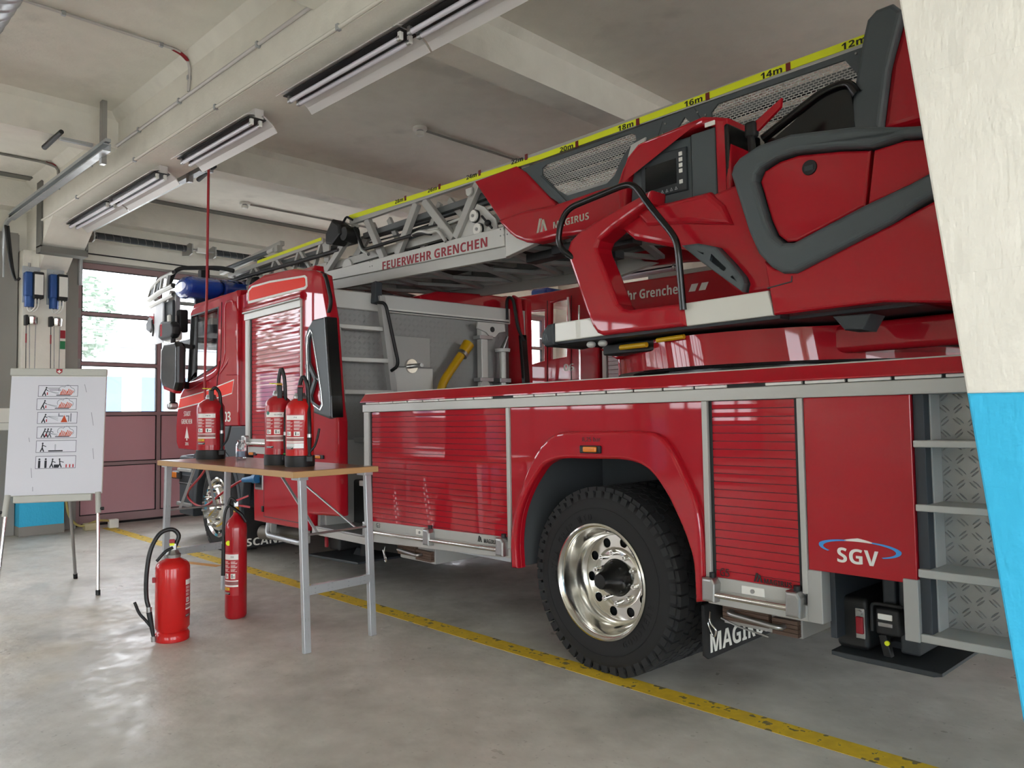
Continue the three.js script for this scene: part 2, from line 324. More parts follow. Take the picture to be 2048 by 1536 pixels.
// roller shutter: every slat its own piece, side guides, bottom bar with grab tube
function shutter(name, x0, x1, y0, y1, z, pitch, mat, gap = .0) {
  const g = P(name), n = Math.round((y1 - y0) / pitch), p = (y1 - y0) / n;
  const sg = exGeo([[.0058, 0], [.006, p * .5], [.0058, p - .0028], [-.006, p - .0028], [-.006, 0]].map(([a, b]) => [-a, b]), x0, x1, { b: 0 }).rotateY(Math.PI / 2);
  for (let i = 0; i < n; i++) { const m = add(g, 'slat', sg, mat); m.position.set(0, y0 + i * p, z); }
  bx(g, 'rubber_seal', x0, x1, y0, y1, z - .02, z - .002, M.darkGrey, 0);
  return g;
}
{ // chassis and dark inner volumes
  const c = P('chassis');
  for (const z of [-.86, -1.6]) bx(c, 'frame_rail', -5.7, 2.1, .5, .76, z - .05, z + .05, M.dark, .005);
  bx(c, 'cross_tank', -3.9, -2.7, .42, .8, -2.1, -.35, M.black, .02);
  bx(c, 'inner_floor', -2.15, -.72, .46, .5, -2.44, -.03, M.galv, 0); bx(c, 'inner_floor', .64, 2.1, .46, .5, -2.44, -.3, M.galv, 0);
  rod(c, 'rear_axle', [-.03, .455, -2.2], [-.03, .455, -.25], .085, M.dark); rod(c, 'front_axle', [-4.87, .46, -2.2], [-4.87, .46, -.25], .07, M.dark);
  add(c, 'axle_housing', new THREE.SphereGeometry(.24, 20, 14).scale(1, 1, 1.1).translate(-.03, .47, -1.23), M.dark);
  // wheel box above the rear axle
  bx(c, 'wheel_box', -.63, .6, 1.06, 1.3, -2.42, -.02, M.liner, 0); bx(c, 'wheel_box_side', -.63, -.59, .46, 1.3, -2.42, -.01, M.liner, 0); bx(c, 'wheel_box_side', .585, .61, .46, 1.3, -2.42, -.01, M.liner, 0);
  bx(c, 'inner_wall', -.6, .6, .5, 1.08, -.72, -.68, M.liner, 0);
}
{ // body shell: aluminium core, far flank, deck
  const b = P('body_shell');
  bx(b, 'core_front', -2.145, -.635, .5, 1.33, -2.44, -.02, M.aluPaint, .004);
  bx(b, 'core_rear', .62, 1.06, .5, 1.33, -2.44, -.02, M.aluPaint, .004); bx(b, 'core_rear', 1.06, 1.45, .7, 1.33, -2.44, -.02, M.aluPaint, .004); bx(b, 'core_rear', 1.45, 2.15, .5, 1.33, -2.44, -.2, M.aluPaint, .004);
  bx(b, 'deck_plate', -2.15, 2.15, 1.33, 1.44, -2.44, .0, M.plateSoft, .003);
  // near rail: aluminium profile, lamp strip, sloping red edge
  bx(b, 'side_rail', -2.15, 2.15, 1.33, 1.382, -.02, .05, M.alu, .004);
  bx(b, 'rail_slot', -2.13, 2.15, 1.382, 1.398, -.02, .036, M.black, 0);
  exX(b, 'red_edge', [[-.02, 1.397], [.058, 1.397], [.058, 1.403], [.016, 1.456], [-.02, 1.456]], -2.17, 2.15, M.red, { b: .003 });
  bx(b, 'edge_strip', -2.17, 2.15, 1.455, 1.461, -.02, .017, M.alu, .002);
  for (let i = 0; i < 25; i++) if (i !== 8 && i !== 17) bx(b, 'lamp_strip', -2.11 + i * .168, -1.955 + i * .168, 1.384, 1.396, .03, .047, M.letterWhite, .003);
  // far rail
  exX(b, 'red_edge', [[-2.5, 1.33], [-2.42, 1.33], [-2.42, 1.456], [-2.46, 1.456], [-2.5, 1.403]], -2.17, 2.15, M.red, { b: .003 });
  bx(b, 'far_flank', -2.15, 2.15, .5, 1.33, -2.48, -2.44, M.red, .004);
}
{ // compartment G3
  const g = P('compartment_frame');
  bx(g, 'post', -2.15, -2.108, .45, 1.33, -.02, .04, M.alu, .003); bx(g, 'post', -2.104, -2.08, .52, 1.33, -.02, .045, M.alu, .003); bx(g, 'gasket', -2.08, -2.062, .55, 1.33, -.02, .03, M.black, .002);
  bx(g, 'post', -.664, -.638, .55, 1.33, -.02, .045, M.alu, .003); bx(g, 'gasket', -.676, -.664, .57, 1.33, -.02, .03, M.black, .002);
  ex(g, 'sill', [[-2.15, .437], [-.645, .5], [-.645, .56], [-2.15, .52]], -.03, .04, M.alu, { b: .004 });
  shutter('roller_shutter', -2.064, -.674, .575, 1.33, .022, .035, M.red);
}
function shutterBar(x0, x1, y, slope, code, wide, mid) {   // bottom bar, grab tube, end brackets, lettering
  const g = P('shutter_bar'), L = x1 - x0, yy = (x) => y + slope * (x - x0);
  ex(g, 'bar_plate', [[x0, yy(x0) - .018], [x1, yy(x1) - .018], [x1, yy(x1) + .05], [x0, yy(x0) + .05]], .016, .036, M.alu, { b: .003 });
  const tubeRun = (a, c) => { rod(g, 'grab_tube', [a, yy(a) - .018, .068], [c, yy(c) - .018, .068], .0125, M.polished); };
  const bracket = (a) => { const s = ex(g, 'end_bracket', [[a - .032, yy(a) - .05], [a + .03, yy(a) - .05], [a + .034, yy(a) + .028], [a + .02, yy(a) + .05], [a - .03, yy(a) + .05]], .02, .086, M.steel, { b: .012, bs: 3 }); rod(s, 'latch_pin', [a + .005, yy(a) + .045, .05], [a + .005, yy(a) + .07, .05], .014, M.black); };
  tubeRun(x0 + .02, mid ?? x1 - .02); if (mid) { tubeRun(mid, x1 - .02); bracket(mid); }
  bracket(x0 + .02); bracket(x1 - .03);
  const lx = x0 + (mid ? .42 * L : .48 * L);
  const o = bx(g, 'lock_plate', lx - wide * .5, lx + wide * .5, yy(lx) - .002, yy(lx) + .034, .034, .041, M.letterWhite, .012);
  rod(o, 'lock', [lx, yy(lx) + .016, .04], [lx, yy(lx) + .016, .046], .009, M.steel);
  return g;
}
{
  const g = shutterBar(-2.1, -.665, .53, .022, 'G3', .085, -1.378);
  text(g, 'lettering', 'G3', -2.005, .545, .036, .03, .045, M.letterBlack, { f: fontRegular }); peakMark(g, -.93, .562, .036, .034, M.letterBlack); text(g, 'lettering', 'MAGIRUS', -.875, .56, .036, .024, .115, M.letterBlack, { slope: .02 });
  const s = shutterBar(.62, 1.05, .528, 0, 'G5', .105);
  text(s, 'lettering', 'G5', .672, .585, .034, .034, .044, M.letterBlack, { f: fontRegular }); peakMark(s, .83, .584, .034, .036, M.letterBlack); text(s, 'lettering', 'MAGIRUS', .875, .582, .034, .021, .12, M.letterBlack);
}
{ // compartment G5 and the panel with the emblem
  const g = P('compartment_frame');
  bx(g, 'post', .607, .634, .57, 1.33, -.02, .045, M.alu, .003); bx(g, 'gasket', .634, .65, .57, 1.33, -.02, .03, M.black, .002);
  bx(g, 'gasket', 1.026, 1.043, .57, 1.33, -.02, .03, M.black, .002); bx(g, 'post', 1.043, 1.066, .57, 1.33, -.02, .045, M.alu, .003);
  bx(g, 'sill', .612, 1.066, .462, .525, -.03, .04, M.alu, .004); bx(g, 'corner_post', 1.06, 1.121, .463, .665, -.03, .042, M.aluPaint, .004);
  bx(g, 'corner_post', 1.417, 1.468, .463, .68, -.03, .042, M.aluPaint, .004);
  shutter('roller_shutter', .65, 1.028, .575, 1.33, .022, .035, M.red);
  const p = P('flank_panel'); ex(p, 'panel', [[1.068, .664], [1.464, .664], [1.464, 1.33], [1.068, 1.33]], 0, .036, M.red, { b: .003 });
  // swoosh ring and letters
  const ring = (a0, a1, w0, mat) => { const o = [], i = []; for (let k = 0; k <= 24; k++) { const a = a0 + (a1 - a0) * k / 24, w = w0 * (1 - Math.abs(k / 12 - 1) * .75); o.push([1.263 + (.138 + w) * Math.cos(a), .764 + (.029 + w * .6) * Math.sin(a) + (Math.cos(a)) * -.0]); i.unshift([1.263 + .138 * Math.cos(a) * .97, .764 + .027 * Math.sin(a)]); } ex(p, 'emblem_ring', [...o, ...i], .036, .0375, mat, { b: 0 }); };
  const sky = std(0x3f97dc, .5); ring(1.9, 3.75, .016, sky); ring(-.9, 1.25, .016, sky); ring(1.2, 1.95, .018, M.letterWhite);
  text(p, 'lettering', 'SGV', 1.183, .708, .037, .056, .152, M.letterWhite);
  // rear steps behind the panel
  const r = P('rear_steps'); add(r, 'tread_plate', boxGeo(1.5, 2.15, .49, 1.33, -.2, -.12), M.plate);
  bx(r, 'side_cheek', 1.466, 1.503, .47, 1.33, -.2, .02, M.darkGrey, .003); bx(r, 'angle', 1.498, 1.508, .49, 1.33, -.125, -.03, M.alu, .002);
  for (const [y0, y1] of [[1.143, 1.168], [.919, .944], [.689, .719], [.465, .494]]) bx(r, 'step', 1.467, 2.15, y0, y1, -.14, .035, M.alu, .004);
}
{ // rear mudguard panel with a raised lip
  const g = P('wheel_arch_panel');
  const inner = [[-.569, .458], [-.575, .6], [-.55, .74], [-.487, .868], [-.415, .96], [-.35, 1.022], [-.256, 1.055], [-.02, 1.063], [.218, 1.061], [.323, 1.027], [.411, .939], [.493, .802], [.53, .72], [.556, .633], [.563, .46]];
  const lipOut = [[-.617, .455], [-.62, .62], [-.585, .76], [-.535, .88], [-.468, 1.0], [-.4, 1.09], [-.334, 1.15], [-.253, 1.19], [-.02, 1.2], [.32, 1.198], [.385, 1.183], [.45, 1.128], [.52, 1.01], [.58, .89], [.602, .76], [.606, .47]];
  const innerS = smoothPts(inner), lipS = smoothPts(lipOut);
  ex(g, 'panel', [[-.637, .455], [-.637, 1.33], [.606, 1.33], [.606, .47], ...innerS.slice().reverse(), [-.575, .455]], 0, .034, M.red, { b: .004 });
  ex(g, 'arch_lip', [...lipS.slice().reverse(), ...innerS], .02, .068, M.red, { b: .018, bs: 5 });
  const lamp = ex(g, 'marker_lamp', [[-.078, 1.092], [.05, 1.092], [.054, 1.096], [.054, 1.126], [.05, 1.13], [-.078, 1.13], [-.082, 1.126], [-.082, 1.096]], .066, .08, M.black, { b: .004 });
  bx(lamp, 'amber_lens', -.052, .034, 1.098, 1.125, .078, .092, M.amber, .008);
  text(g, 'lettering', '8,25 bar', -.072, 1.146, .0675, .026, .12, M.letterBlack, { f: fontRegular });
}
// ---- wheels
function wheel(name, x, y, z, r, front) {
  const w = P(name, x, y, z);      // axis along z, outer face at z = 0
  const W = .3, turn = (g) => g.rotateX(Math.PI / 2);
  const rim = .275;
  const tyre = [[rim, -.012], [rim + .012, .004], [rim + .03, .006], [r - .12, .012], [r - .075, .008], [r - .045, -.006], [r - .022, -.03], [r - .016, -.05], [r - .016, -W + .05], [r - .022, -W + .03], [r - .05, -W + .004], [r - .12, -W - .004], [rim + .01, -W + .01], [rim, -W + .03], [rim, -.012]];
  add(w, 'tyre', turn(latheGeo(tyre, 72)), M.rubber);
  // tread blocks, two shoulder rows and three centre rows
  const gs = [], n = 50;
  const rows = front ? [[-.045, .045, .016, 0], [-.1, .04, .016, .5], [-.15, .04, .016, 0], [-.2, .04, .016, .5], [-.255, .045, .016, 0]] : [[-.043, .062, .024, 0], [-.105, .046, .02, .5], [-.155, .046, .02, 0], [-.205, .046, .02, .5], [-.262, .062, .024, 0]];
  for (const [zc, wz, h, ph] of rows) for (let i = 0; i < n; i++) {
    const a = (i + ph) / n * Math.PI * 2, len = 2 * Math.PI * r / n * .8;
    gs.push(new THREE.BoxGeometry(len, h, wz).rotateY((zc < -.08 && zc > -.22 ? .35 : .05) * (ph ? -1 : 1)).translate(0, r - h / 2, zc).rotateZ(a));
  }
  if (!front) for (let i = 0; i < n; i++) gs.push(new THREE.BoxGeometry(.036, .05, .012).translate(0, r - .045, -.008).rotateZ((i + .1) / n * Math.PI * 2));
  const t = add(w, 'tread', mergeGeometries(gs), M.rubberGrey); t.userData.kind = 'stuff';
  for (const q of [-1, 1]) { const arc = []; for (let k = 0; k <= 40; k++) arc.push([(r - .1 + .0) * Math.cos(k / 40 * 6.2832), (r - .1) * Math.sin(k / 40 * 6.2832), q > 0 ? .0095 : .0095]); if (q > 0) add(w, 'sidewall_ridge', new THREE.TorusGeometry(r - .105, .003, 6, 64).translate(0, 0, .011), M.rubber); }
  // raised sidewall letters
  const letters = [];
  for (const [str, a0, st] of front ? [] : [['ULTRA GRIP WTD', 3.25, -.115], ['GOODYEAR', 5.2, .12]]) [...str].forEach((ch, i) => {
    if (ch === ' ') return; const a = a0 + i * st, R = r - .148; const g = textGeo(ch, -.014, -.016, 0, .034, .026, { d: .003 });
    g.rotateZ(st < 0 ? a - Math.PI / 2 : a + Math.PI / 2).translate(R * Math.cos(a), R * Math.sin(a), .009); letters.push(g);
  });
  if (letters.length) add(w, 'sidewall_lettering', mergeGeometries(letters), M.rubber);
  const m = M.polished;
  if (front) {
    add(w, 'rim', turn(latheGeo([[.285, .01], [.275, .018], [.255, .008], [.245, -.02], [.235, -.03], [.222, .0], [.205, .035], [.17, .05], [.1, .055], [.0, .055]], 64)), m);
    for (let i = 0; i < 10; i++) { const a = i / 10 * 6.2832; const nut = rod(w, 'wheel_nut', [.168 * Math.cos(a), .168 * Math.sin(a), .045], [.168 * Math.cos(a), .168 * Math.sin(a), .085], .017, m, .013, 6); }
    add(w, 'hub_cap', turn(latheGeo([[.105, .05], [.1, .1], [.09, .118], [.06, .122], [0, .122]], 40)), m);
    for (let i = 0; i < 6; i++) { const a = i / 6 * 6.2832 + .3; rod(w, 'hub_bolt', [.075 * Math.cos(a), .075 * Math.sin(a), .12], [.075 * Math.cos(a), .075 * Math.sin(a), .132], .011, M.steel, .009, 6); }
    for (let i = 0; i < 8; i++) { const a = i / 8 * 6.2832 + .2; rod(w, 'vent_hole', [.225 * Math.cos(a), .225 * Math.sin(a), -.02], [.225 * Math.cos(a), .225 * Math.sin(a), .004], .017, M.dark, .017, 12); }
  } else {
    // deep dished rim with hand holes
    add(w, 'rim', turn(latheGeo([[.287, .004], [.287, .016], [.278, .02], [.266, .012], [.258, -.01], [.252, -.04], [.248, -.08], [.24, -.105], [.226, -.128], [.214, -.136]], 72)), m);
    const holes = []; for (let i = 0; i < 10; i++) { const a = i / 10 * 6.2832 + .1, h = []; for (let k = 0; k < 16; k++) h.push([.181 * Math.cos(a) + .0235 * Math.cos(-k / 16 * 6.2832), .181 * Math.sin(a) + .0235 * Math.sin(-k / 16 * 6.2832)]); holes.push(h); }
    const disc = []; for (let k = 0; k < 64; k++) disc.push([.216 * Math.cos(k / 64 * 6.2832), .216 * Math.sin(k / 64 * 6.2832)]);
    const bore = []; for (let k = 0; k < 40; k++) bore.push([.09 * Math.cos(-k / 40 * 6.2832), .09 * Math.sin(-k / 40 * 6.2832)]);
    ex(w, 'rim_disc', disc, -.15, -.134, m, { b: .003, holes: [...holes, bore] });
    add(w, 'rim_collar', turn(latheGeo([[.154, -.135], [.148, -.126], [.135, -.122], [.095, -.122], [.088, -.13]], 56)), m);
    for (let i = 0; i < 10; i++) { const a = i / 10 * 6.2832 + .41; const nut = rod(w, 'wheel_nut', [.126 * Math.cos(a), .126 * Math.sin(a), -.124], [.126 * Math.cos(a), .126 * Math.sin(a), -.098], .0155, M.chrome, .0145, 6); rod(nut, 'stud', [.126 * Math.cos(a), .126 * Math.sin(a), -.1], [.126 * Math.cos(a), .126 * Math.sin(a), -.085], .008, M.chrome, .007, 8); }
    add(w, 'hub', turn(latheGeo([[.092, -.13], [.088, -.1], [.07, -.06], [.05, -.035], [.042, 0], [.036, .012], [0, .014]].map(p => p), 40)), M.blackGloss);
    for (let i = 0; i < 8; i++) { const a = i / 8 * 6.2832; rod(w, 'hub_bolt', [.076 * Math.cos(a), .076 * Math.sin(a), -.095], [.076 * Math.cos(a), .076 * Math.sin(a), -.075], .008, M.black, .008, 6); }
    add(w, 'inner_drum', turn(latheGeo([[.0, -.2], [.23, -.2], [.24, -.16]], 32)), M.dark);
  }
  return w;
}
wheel('rear_wheel', -.045, .452, -.02, .467, false);
wheel('rear_wheel', -.045, .452, -.36, .467, false);
wheel('front_wheel', -4.87, .468, -.02, .462, true);
{ const w = wheel('rear_wheel', -.045, .452, -2.42, .467, false); w.rotation.y = Math.PI; const f = wheel('front_wheel', -4.87, .468, -2.42, .462, true); f.rotation.y = Math.PI; }

{ // gear hanging under the body
  const g = P('wood_block_drawer');
  bx(g, 'box', .6, .965, .35, .45, -.65, -.1, M.aluPaint, .003);
  for (const [a, b, y0] of [[.61, .83, .372], [.845, .958, .356]]) for (let k = 0; k < 4; k++) bx(g, 'wood_layer', a, b, y0 + k * .017, y0 + k * .017 + .0155, -.1, -.072, M.brown, .001);
  pipe(g, 'handle', [[.66, .415, -.07], [.66, .415, -.03], [.9, .395, -.03], [.9, .395, -.07]], .011, M.steel, .03);
  pipe(g, 'retaining_wire', [[.61, .38, -.06], [.7, .36, -.05], [.84, .345, -.05]], .004, M.steel, .02);
  const c = tube(g, 'safety_clip', [[.56, .4, -.05], [.575, .36, -.03], [.6, .33, -.03], [.585, .3, -.04], [.555, .33, -.05], [.54, .375, -.05]], .005, M.chrome);
  const h = P('wood_block_drawer'); bx(h, 'box', -1.95, -1.55, .33, .45, -.65, -.12, M.aluPaint, .003);
  for (const [a, b, y0] of [[-1.94, -1.74, .36], [-1.73, -1.56, .345]]) for (let k = 0; k < 4; k++) bx(h, 'wood_layer', a, b, y0 + k * .017, y0 + k * .017 + .0155, -.12, -.09, M.brown, .001);
  pipe(h, 'handle', [[-1.89, .4, -.09], [-1.89, .4, -.05], [-1.66, .385, -.05], [-1.66, .385, -.09]], .011, M.steel, .03);
  tube(h, 'safety_clip', [[-2.03, .4, -.05], [-2.01, .36, -.03], [-1.99, .33, -.03], [-2.01, .3, -.04], [-2.04, .33, -.05], [-2.06, .375, -.05]], .005, M.chrome);
  // mud flap behind the rear wheel
  const f = P('mud_flap'); exX(f, 'flap', [[-.02, .43], [-.02, .21], [-.05, .19], [-.6, .2], [-.62, .43]], .535, .55, M.rubber, { b: .003 });
  const t = text(f, 'lettering', 'MAGIRUS', 0, 0, 0, .085, .52, M.letterWhite); t.rotation.y = Math.PI / 2; t.position.set(.551, .215, -.06);
  const f2 = P('mud_flap'); exX(f2, 'flap', [[-.02, .5], [-.02, .14], [-.5, .14], [-.5, .5]], -4.3, -4.285, M.rubber, { b: .003 });
  const t2 = text(f2, 'lettering', 'SCANIA', 0, 0, 0, .07, .43, M.letterWhite); t2.rotation.y = Math.PI / 2; t2.position.set(-4.284, .155, -.04);
  // rear stabiliser
  const s = P('stabiliser');
  bx(s, 'housing', 1.105, 1.23, .352, .553, -.5, -.1, M.black, .02); for (const y of [.4, .5]) rod(s, 'bolt', [1.118, y, -.1], [1.118, y, -.092], .009, M.steel, .007, 8);
  bx(s, 'lever_plate', 1.186, 1.222, .4, .515, -.1, -.09, M.steel, .002); bx(s, 'red_lever', 1.19, 1.218, .42, .485, -.092, -.08, M.letterRed, .004); rod(s, 'bolt', [1.204, .5, -.09], [1.204, .5, -.078], .011, M.steel, .01, 6);
  bx(s, 'upright', 1.33, 1.4, .36, .68, -.45, -.14, M.anthraciteDark, .01); bx(s, 'upright', 1.27, 1.32, .5, .68, -.4, -.14, M.anthraciteDark, .01);
  const l = bx(s, 'work_lamp', 1.262, 1.35, .43, .53, -.17, -.09, M.black, .01); bx(l, 'lens', 1.272, 1.325, .488, .51, -.092, -.086, M.letterWhite, .003); bx(l, 'lens', 1.272, 1.325, .462, .478, -.092, -.086, M.steel, .003);
  pipe(l, 'guard', [[1.25, .44, -.09], [1.25, .545, -.09], [1.36, .545, -.09]], .007, M.black, .02);
  bar(s, 'strut', [1.27, .42, -.14], [1.29, .33, -.14], .03, .03, M.black); rod(s, 'yellow_cap', [1.292, .395, -.12], [1.292, .395, -.112], .009, M.yellow);
  ex(s, 'ground_plate', [[1.1, .325], [1.16, .32], [1.47, .322], [1.5, .33], [1.5, .342], [1.1, .342]], -.5, -.06, M.anthraciteDark, { b: .004 });
  ex(s, 'plate_rib', [[1.22, .342], [1.34, .342], [1.3, .37], [1.26, .37]], -.3, -.26, M.anthraciteDark);
  bx(P('side_wall_behind_stabiliser'), 'wall', 1.115, 1.14, .4, .68, -.6, -.03, M.darkGrey, .003);
  // front stabiliser
  const q = P('stabiliser');
  bx(q, 'housing', -3.12, -2.95, .24, .52, -.5, -.22, M.black, .02); bx(q, 'red_lever', -3.13, -3.1, .26, .36, -.21, -.19, M.letterRed, .004); rod(q, 'jack_leg', [-2.84, .2, -.4], [-2.84, .55, -.4], .05, M.black);
  ex(q, 'ground_plate', [[-3.32, .17], [-2.6, .19], [-2.55, .2], [-2.56, .212], [-3.32, .188]], -.6, -.15, M.anthraciteDark, { b: .004 }); ex(q, 'plate_rib', [[-2.98, .195], [-2.76, .2], [-2.82, .26], [-2.92, .26]], -.4, -.36, M.anthraciteDark);
}

// ---------------------------------------------------------------- cab and crew box
{ // driver's cab: separate skins so that one sees through the windows
  const c = P('cab');
  const win = [[-5.515, 2.374], [-4.825, 2.381], [-4.866, 1.835], [-5.3, 1.76], [-5.612, 1.698]];
  const side = [[-4.36, 1.244], [-4.36, 2.44], [-4.4, 2.5], [-5.5, 2.46], [-5.56, 2.42], [-5.65, 1.7], [-5.84, 1.58], [-5.93, 1.42], [-5.97, 1.25], [-5.96, 1.08], [-5.9, 1.01], [-5.38, 1.0], [-5.3, 1.1], [-5.1, 1.2], [-4.9, 1.244]];
  for (const z of [-.06, -2.44]) ex(c, 'side_panel', side, z, z + .06, M.red, { b: .016, bs: 4, holes: [win.slice().reverse()] });
  for (const z of [-.04, -2.42]) ex(c, 'side_window', win, z, z + .005, M.glass, { b: 0 });
  // door seams, door moulding and handle on the near flank
  ex(c, 'window_seal', win.map(([x, y]) => [x + (x < -5.2 ? -.02 : .014), y + (y > 2 ? .014 : -.014)]), -.02, .004, M.blackGloss, { b: 0, holes: [win.slice().reverse()] });
  ex(c, 'window_front_mask', [[-5.535, 2.36], [-5.43, 2.37], [-5.47, 1.8], [-5.62, 1.72]], -.03, -.012, M.blackGloss, { b: 0 });
  pipe(c, 'door_seam', [[-4.735, 2.43, .001], [-4.76, 1.85, .001], [-4.85, 1.7, .001], [-4.87, 1.28, .001]], .004, M.rubberGrey, .1, 6);
  pipe(c, 'door_moulding', [[-4.66, 2.35, -.002], [-4.63, 2.415, -.002], [-4.47, 2.42, -.002], [-4.43, 2.3, -.002], [-4.45, 1.98, -.002], [-4.6, 1.84, -.002], [-4.78, 1.75, -.002]], .012, M.red, .06, 8);
  pipe(c, 'door_moulding', [[-4.66, 2.35, -.002], [-4.66, 1.9, -.002], [-4.74, 1.8, -.002]], .01, M.red, .06, 8);
  ex(c, 'belt_moulding', [[-5.66, 1.68], [-5.3, 1.72], [-4.85, 1.8], [-4.78, 1.87], [-4.8, 1.8], [-4.86, 1.74], [-5.3, 1.66], [-5.68, 1.62]], -.01, .012, M.red, { b: .01, smooth: true });
  ex(c, 'rear_corner_panel', [[-4.62, 1.72], [-4.36, 1.71], [-4.36, 2.3], [-4.42, 2.4], [-4.5, 2.3], [-4.52, 2.02]], -.02, .01, M.red, { b: .01 });
  // roof, back, front
  exX(c, 'roof', [[0, 2.44], [-.02, 2.5], [-.3, 2.535], [-2.14, 2.535], [-2.42, 2.5], [-2.44, 2.44]], -5.52, -4.36, M.red, { b: .02, bs: 3 });
  bx(c, 'back_wall', -4.42, -4.36, 1.2, 2.46, -2.42, -.03, M.red, .004);
  exY(c, 'front_corner', [[-5.64, -.03], [-5.9, -.12], [-6.08, -.35], [-6.12, -.7], [-6.12, -1.74], [-6.08, -2.1], [-5.9, -2.32], [-5.64, -2.41], [-5.64, -2.3], [-6, -1.9], [-6, -.5], [-5.64, -.14]], 1.0, 1.68, M.red, { b: .02 });
  exY(c, 'windscreen', [[-5.6, -.03], [-5.82, -.12], [-6, -.4], [-6.02, -1.22], [-6, -2.04], [-5.82, -2.32], [-5.6, -2.41], [-5.6, -2.4], [-5.81, -2.31], [-5.99, -2.03], [-6.01, -1.22], [-5.99, -.41], [-5.81, -.13], [-5.6, -.04]], 1.68, 2.4, M.glass, { b: 0 });
  exY(c, 'roof_brow', [[-5.5, -.03], [-5.8, -.14], [-6, -.42], [-6.02, -1.22], [-6, -2.02], [-5.8, -2.3], [-5.5, -2.41]], 2.38, 2.5, M.red, { b: .03, bs: 3 });
  bar(c, 'screen_pillar', [-5.6, 1.68, -.05], [-5.57, 2.42, -.05], .05, .08, M.blackGloss);
  bx(c, 'sun_visor', -6.12, -6.02, 2.3, 2.42, -2.1, -.34, M.black, .02);
  bx(c, 'dashboard', -5.95, -5.4, 1.3, 1.62, -2.3, -.15, M.anthraciteDark, .04); bx(c, 'cab_floor', -5.9, -4.4, 1.0, 1.06, -2.4, -.06, M.liner, 0);
  for (const z of [-.55, -1.9]) { bx(c, 'seat', -5.0, -4.5, 1.3, 1.45, z - .25, z + .25, M.anthraciteDark, .05); bx(c, 'seat_back', -4.66, -4.5, 1.45, 2.0, z - .24, z + .24, M.anthraciteDark, .05); }
  const sw = add(c, 'steering_wheel', new THREE.TorusGeometry(.22, .015, 8, 32).rotateY(Math.PI / 2).rotateZ(-.5).translate(-5.3, 1.72, -.55), M.black);
  bx(c, 'ceiling_console', -5.85, -5.35, 2.2, 2.36, -2.3, -.14, M.anthraciteDark, .03); bx(c, 'reading_lamp', -5.3, -4.9, 2.2, 2.24, -1.0, -.35, M.letterWhite, .015);
  // grille at the front corner, bumper with steps and lamp, wheel arch
  exY(c, 'grille', [[-5.95, -.1], [-6.1, -.4], [-6.15, -.8], [-6.15, -1.64], [-6.1, -2.04], [-5.95, -2.34], [-5.9, -2.3], [-6.0, -1.2], [-5.9, -.14]], 1.0, 1.4, M.black, { b: .01 });
  for (const y of [1.06, 1.14, 1.22, 1.3]) exY(c, 'grille_bar', [[-5.96, -.08], [-6.11, -.36], [-6.165, -.8], [-6.165, -1.64], [-6.11, -2.08], [-5.96, -2.36], [-5.95, -2.3], [-6.1, -1.2], [-5.95, -.14]], y, y + .018, M.steel, { b: .004 });
  const b = P('front_bumper');
  exY(b, 'bumper_shell', [[-5.47, 0], [-5.85, 0], [-6.1, -.18], [-6.25, -.6], [-6.25, -1.84], [-6.1, -2.26], [-5.85, -2.44], [-5.47, -2.44]], .33, .94, M.darkGrey, { b: .025, bs: 3 });
  bx(b, 'step_recess', -5.86, -5.52, .64, .745, -.05, .004, M.black, .01); bx(b, 'step_tread', -5.9, -5.5, .775, .81, -.06, .012, M.aluPaint, .008);
  bx(b, 'step_tread', -5.9, -5.5, .42, .46, -.1, .02, M.plateSoft, .01); bx(b, 'chrome_line', -5.86, -5.5, .655, .665, 0, .008, M.steel, .002);
  const l = bx(b, 'corner_lamp', -6.02, -5.79, .695, .775, -.09, .03, M.black, .015); bx(l, 'amber_lens', -6.0, -5.86, .705, .768, -.02, .036, M.amber, .012);
  const a = P('front_mudguard');
  const arc = (r, a0, a1, n = 14) => Array.from({ length: n + 1 }, (_, k) => [-4.87 + r * Math.cos(a0 + (a1 - a0) * k / n), .47 + r * Math.sin(a0 + (a1 - a0) * k / n)]);
  ex(a, 'arch_shell', [...arc(.53, -.25, Math.PI * .86), ...arc(.585, -.25, Math.PI * .86).reverse()], -.5, .01, M.darkGrey, { b: .01 });
  ex(a, 'arch_cheek', [[-4.19, .98], [-4.19, 1.243], [-5.3, 1.243], [-5.38, 1.0], [-5.47, .95], [-5.47, .4], ...arc(.53, Math.PI * 1.02, .08, 16), [-4.3, .5]], -.08, 0, M.darkGrey, { b: .008 });
  bx(a, 'arch_liner', -5.46, -4.25, .3, 1.24, -.62, -.55, M.liner, 0);
  // lettering and stripe
  ex(c, 'stripe', [[-5.84, 1.535], [-5.2, 1.58], [-4.46, 1.665], [-4.5, 1.553], [-5.2, 1.49], [-5.89, 1.44]], .0, .004, M.orange, { b: .001 });
  ex(c, 'stripe_border', [[-5.845, 1.545], [-5.2, 1.592], [-4.45, 1.677], [-4.5, 1.543], [-5.2, 1.478], [-5.9, 1.428]], -.002, .002, M.letterWhite, { b: .0005 });
  text(c, 'lettering', 'STADT', -5.73, 1.352, .001, .05, .19, M.letterWhite, { f: fontRegular }); text(c, 'lettering', 'GRENCHEN', -5.8, 1.272, .001, .05, .3, M.letterWhite, { f: fontRegular });
  ex(c, 'fir_emblem', [[-5.66, 1.1], [-5.63, 1.1], [-5.63, 1.13], [-5.59, 1.12], [-5.645, 1.245], [-5.7, 1.12], [-5.66, 1.13]], 0, .002, M.letterWhite, { b: 0 });
  text(c, 'lettering', '2016', -5.69, 1.05, .0005, .032, .09, M.letterWhite, { f: fontRegular }); text(c, 'lettering', '03', -4.685, 1.285, .001, .095, .155, M.letterWhite);
}
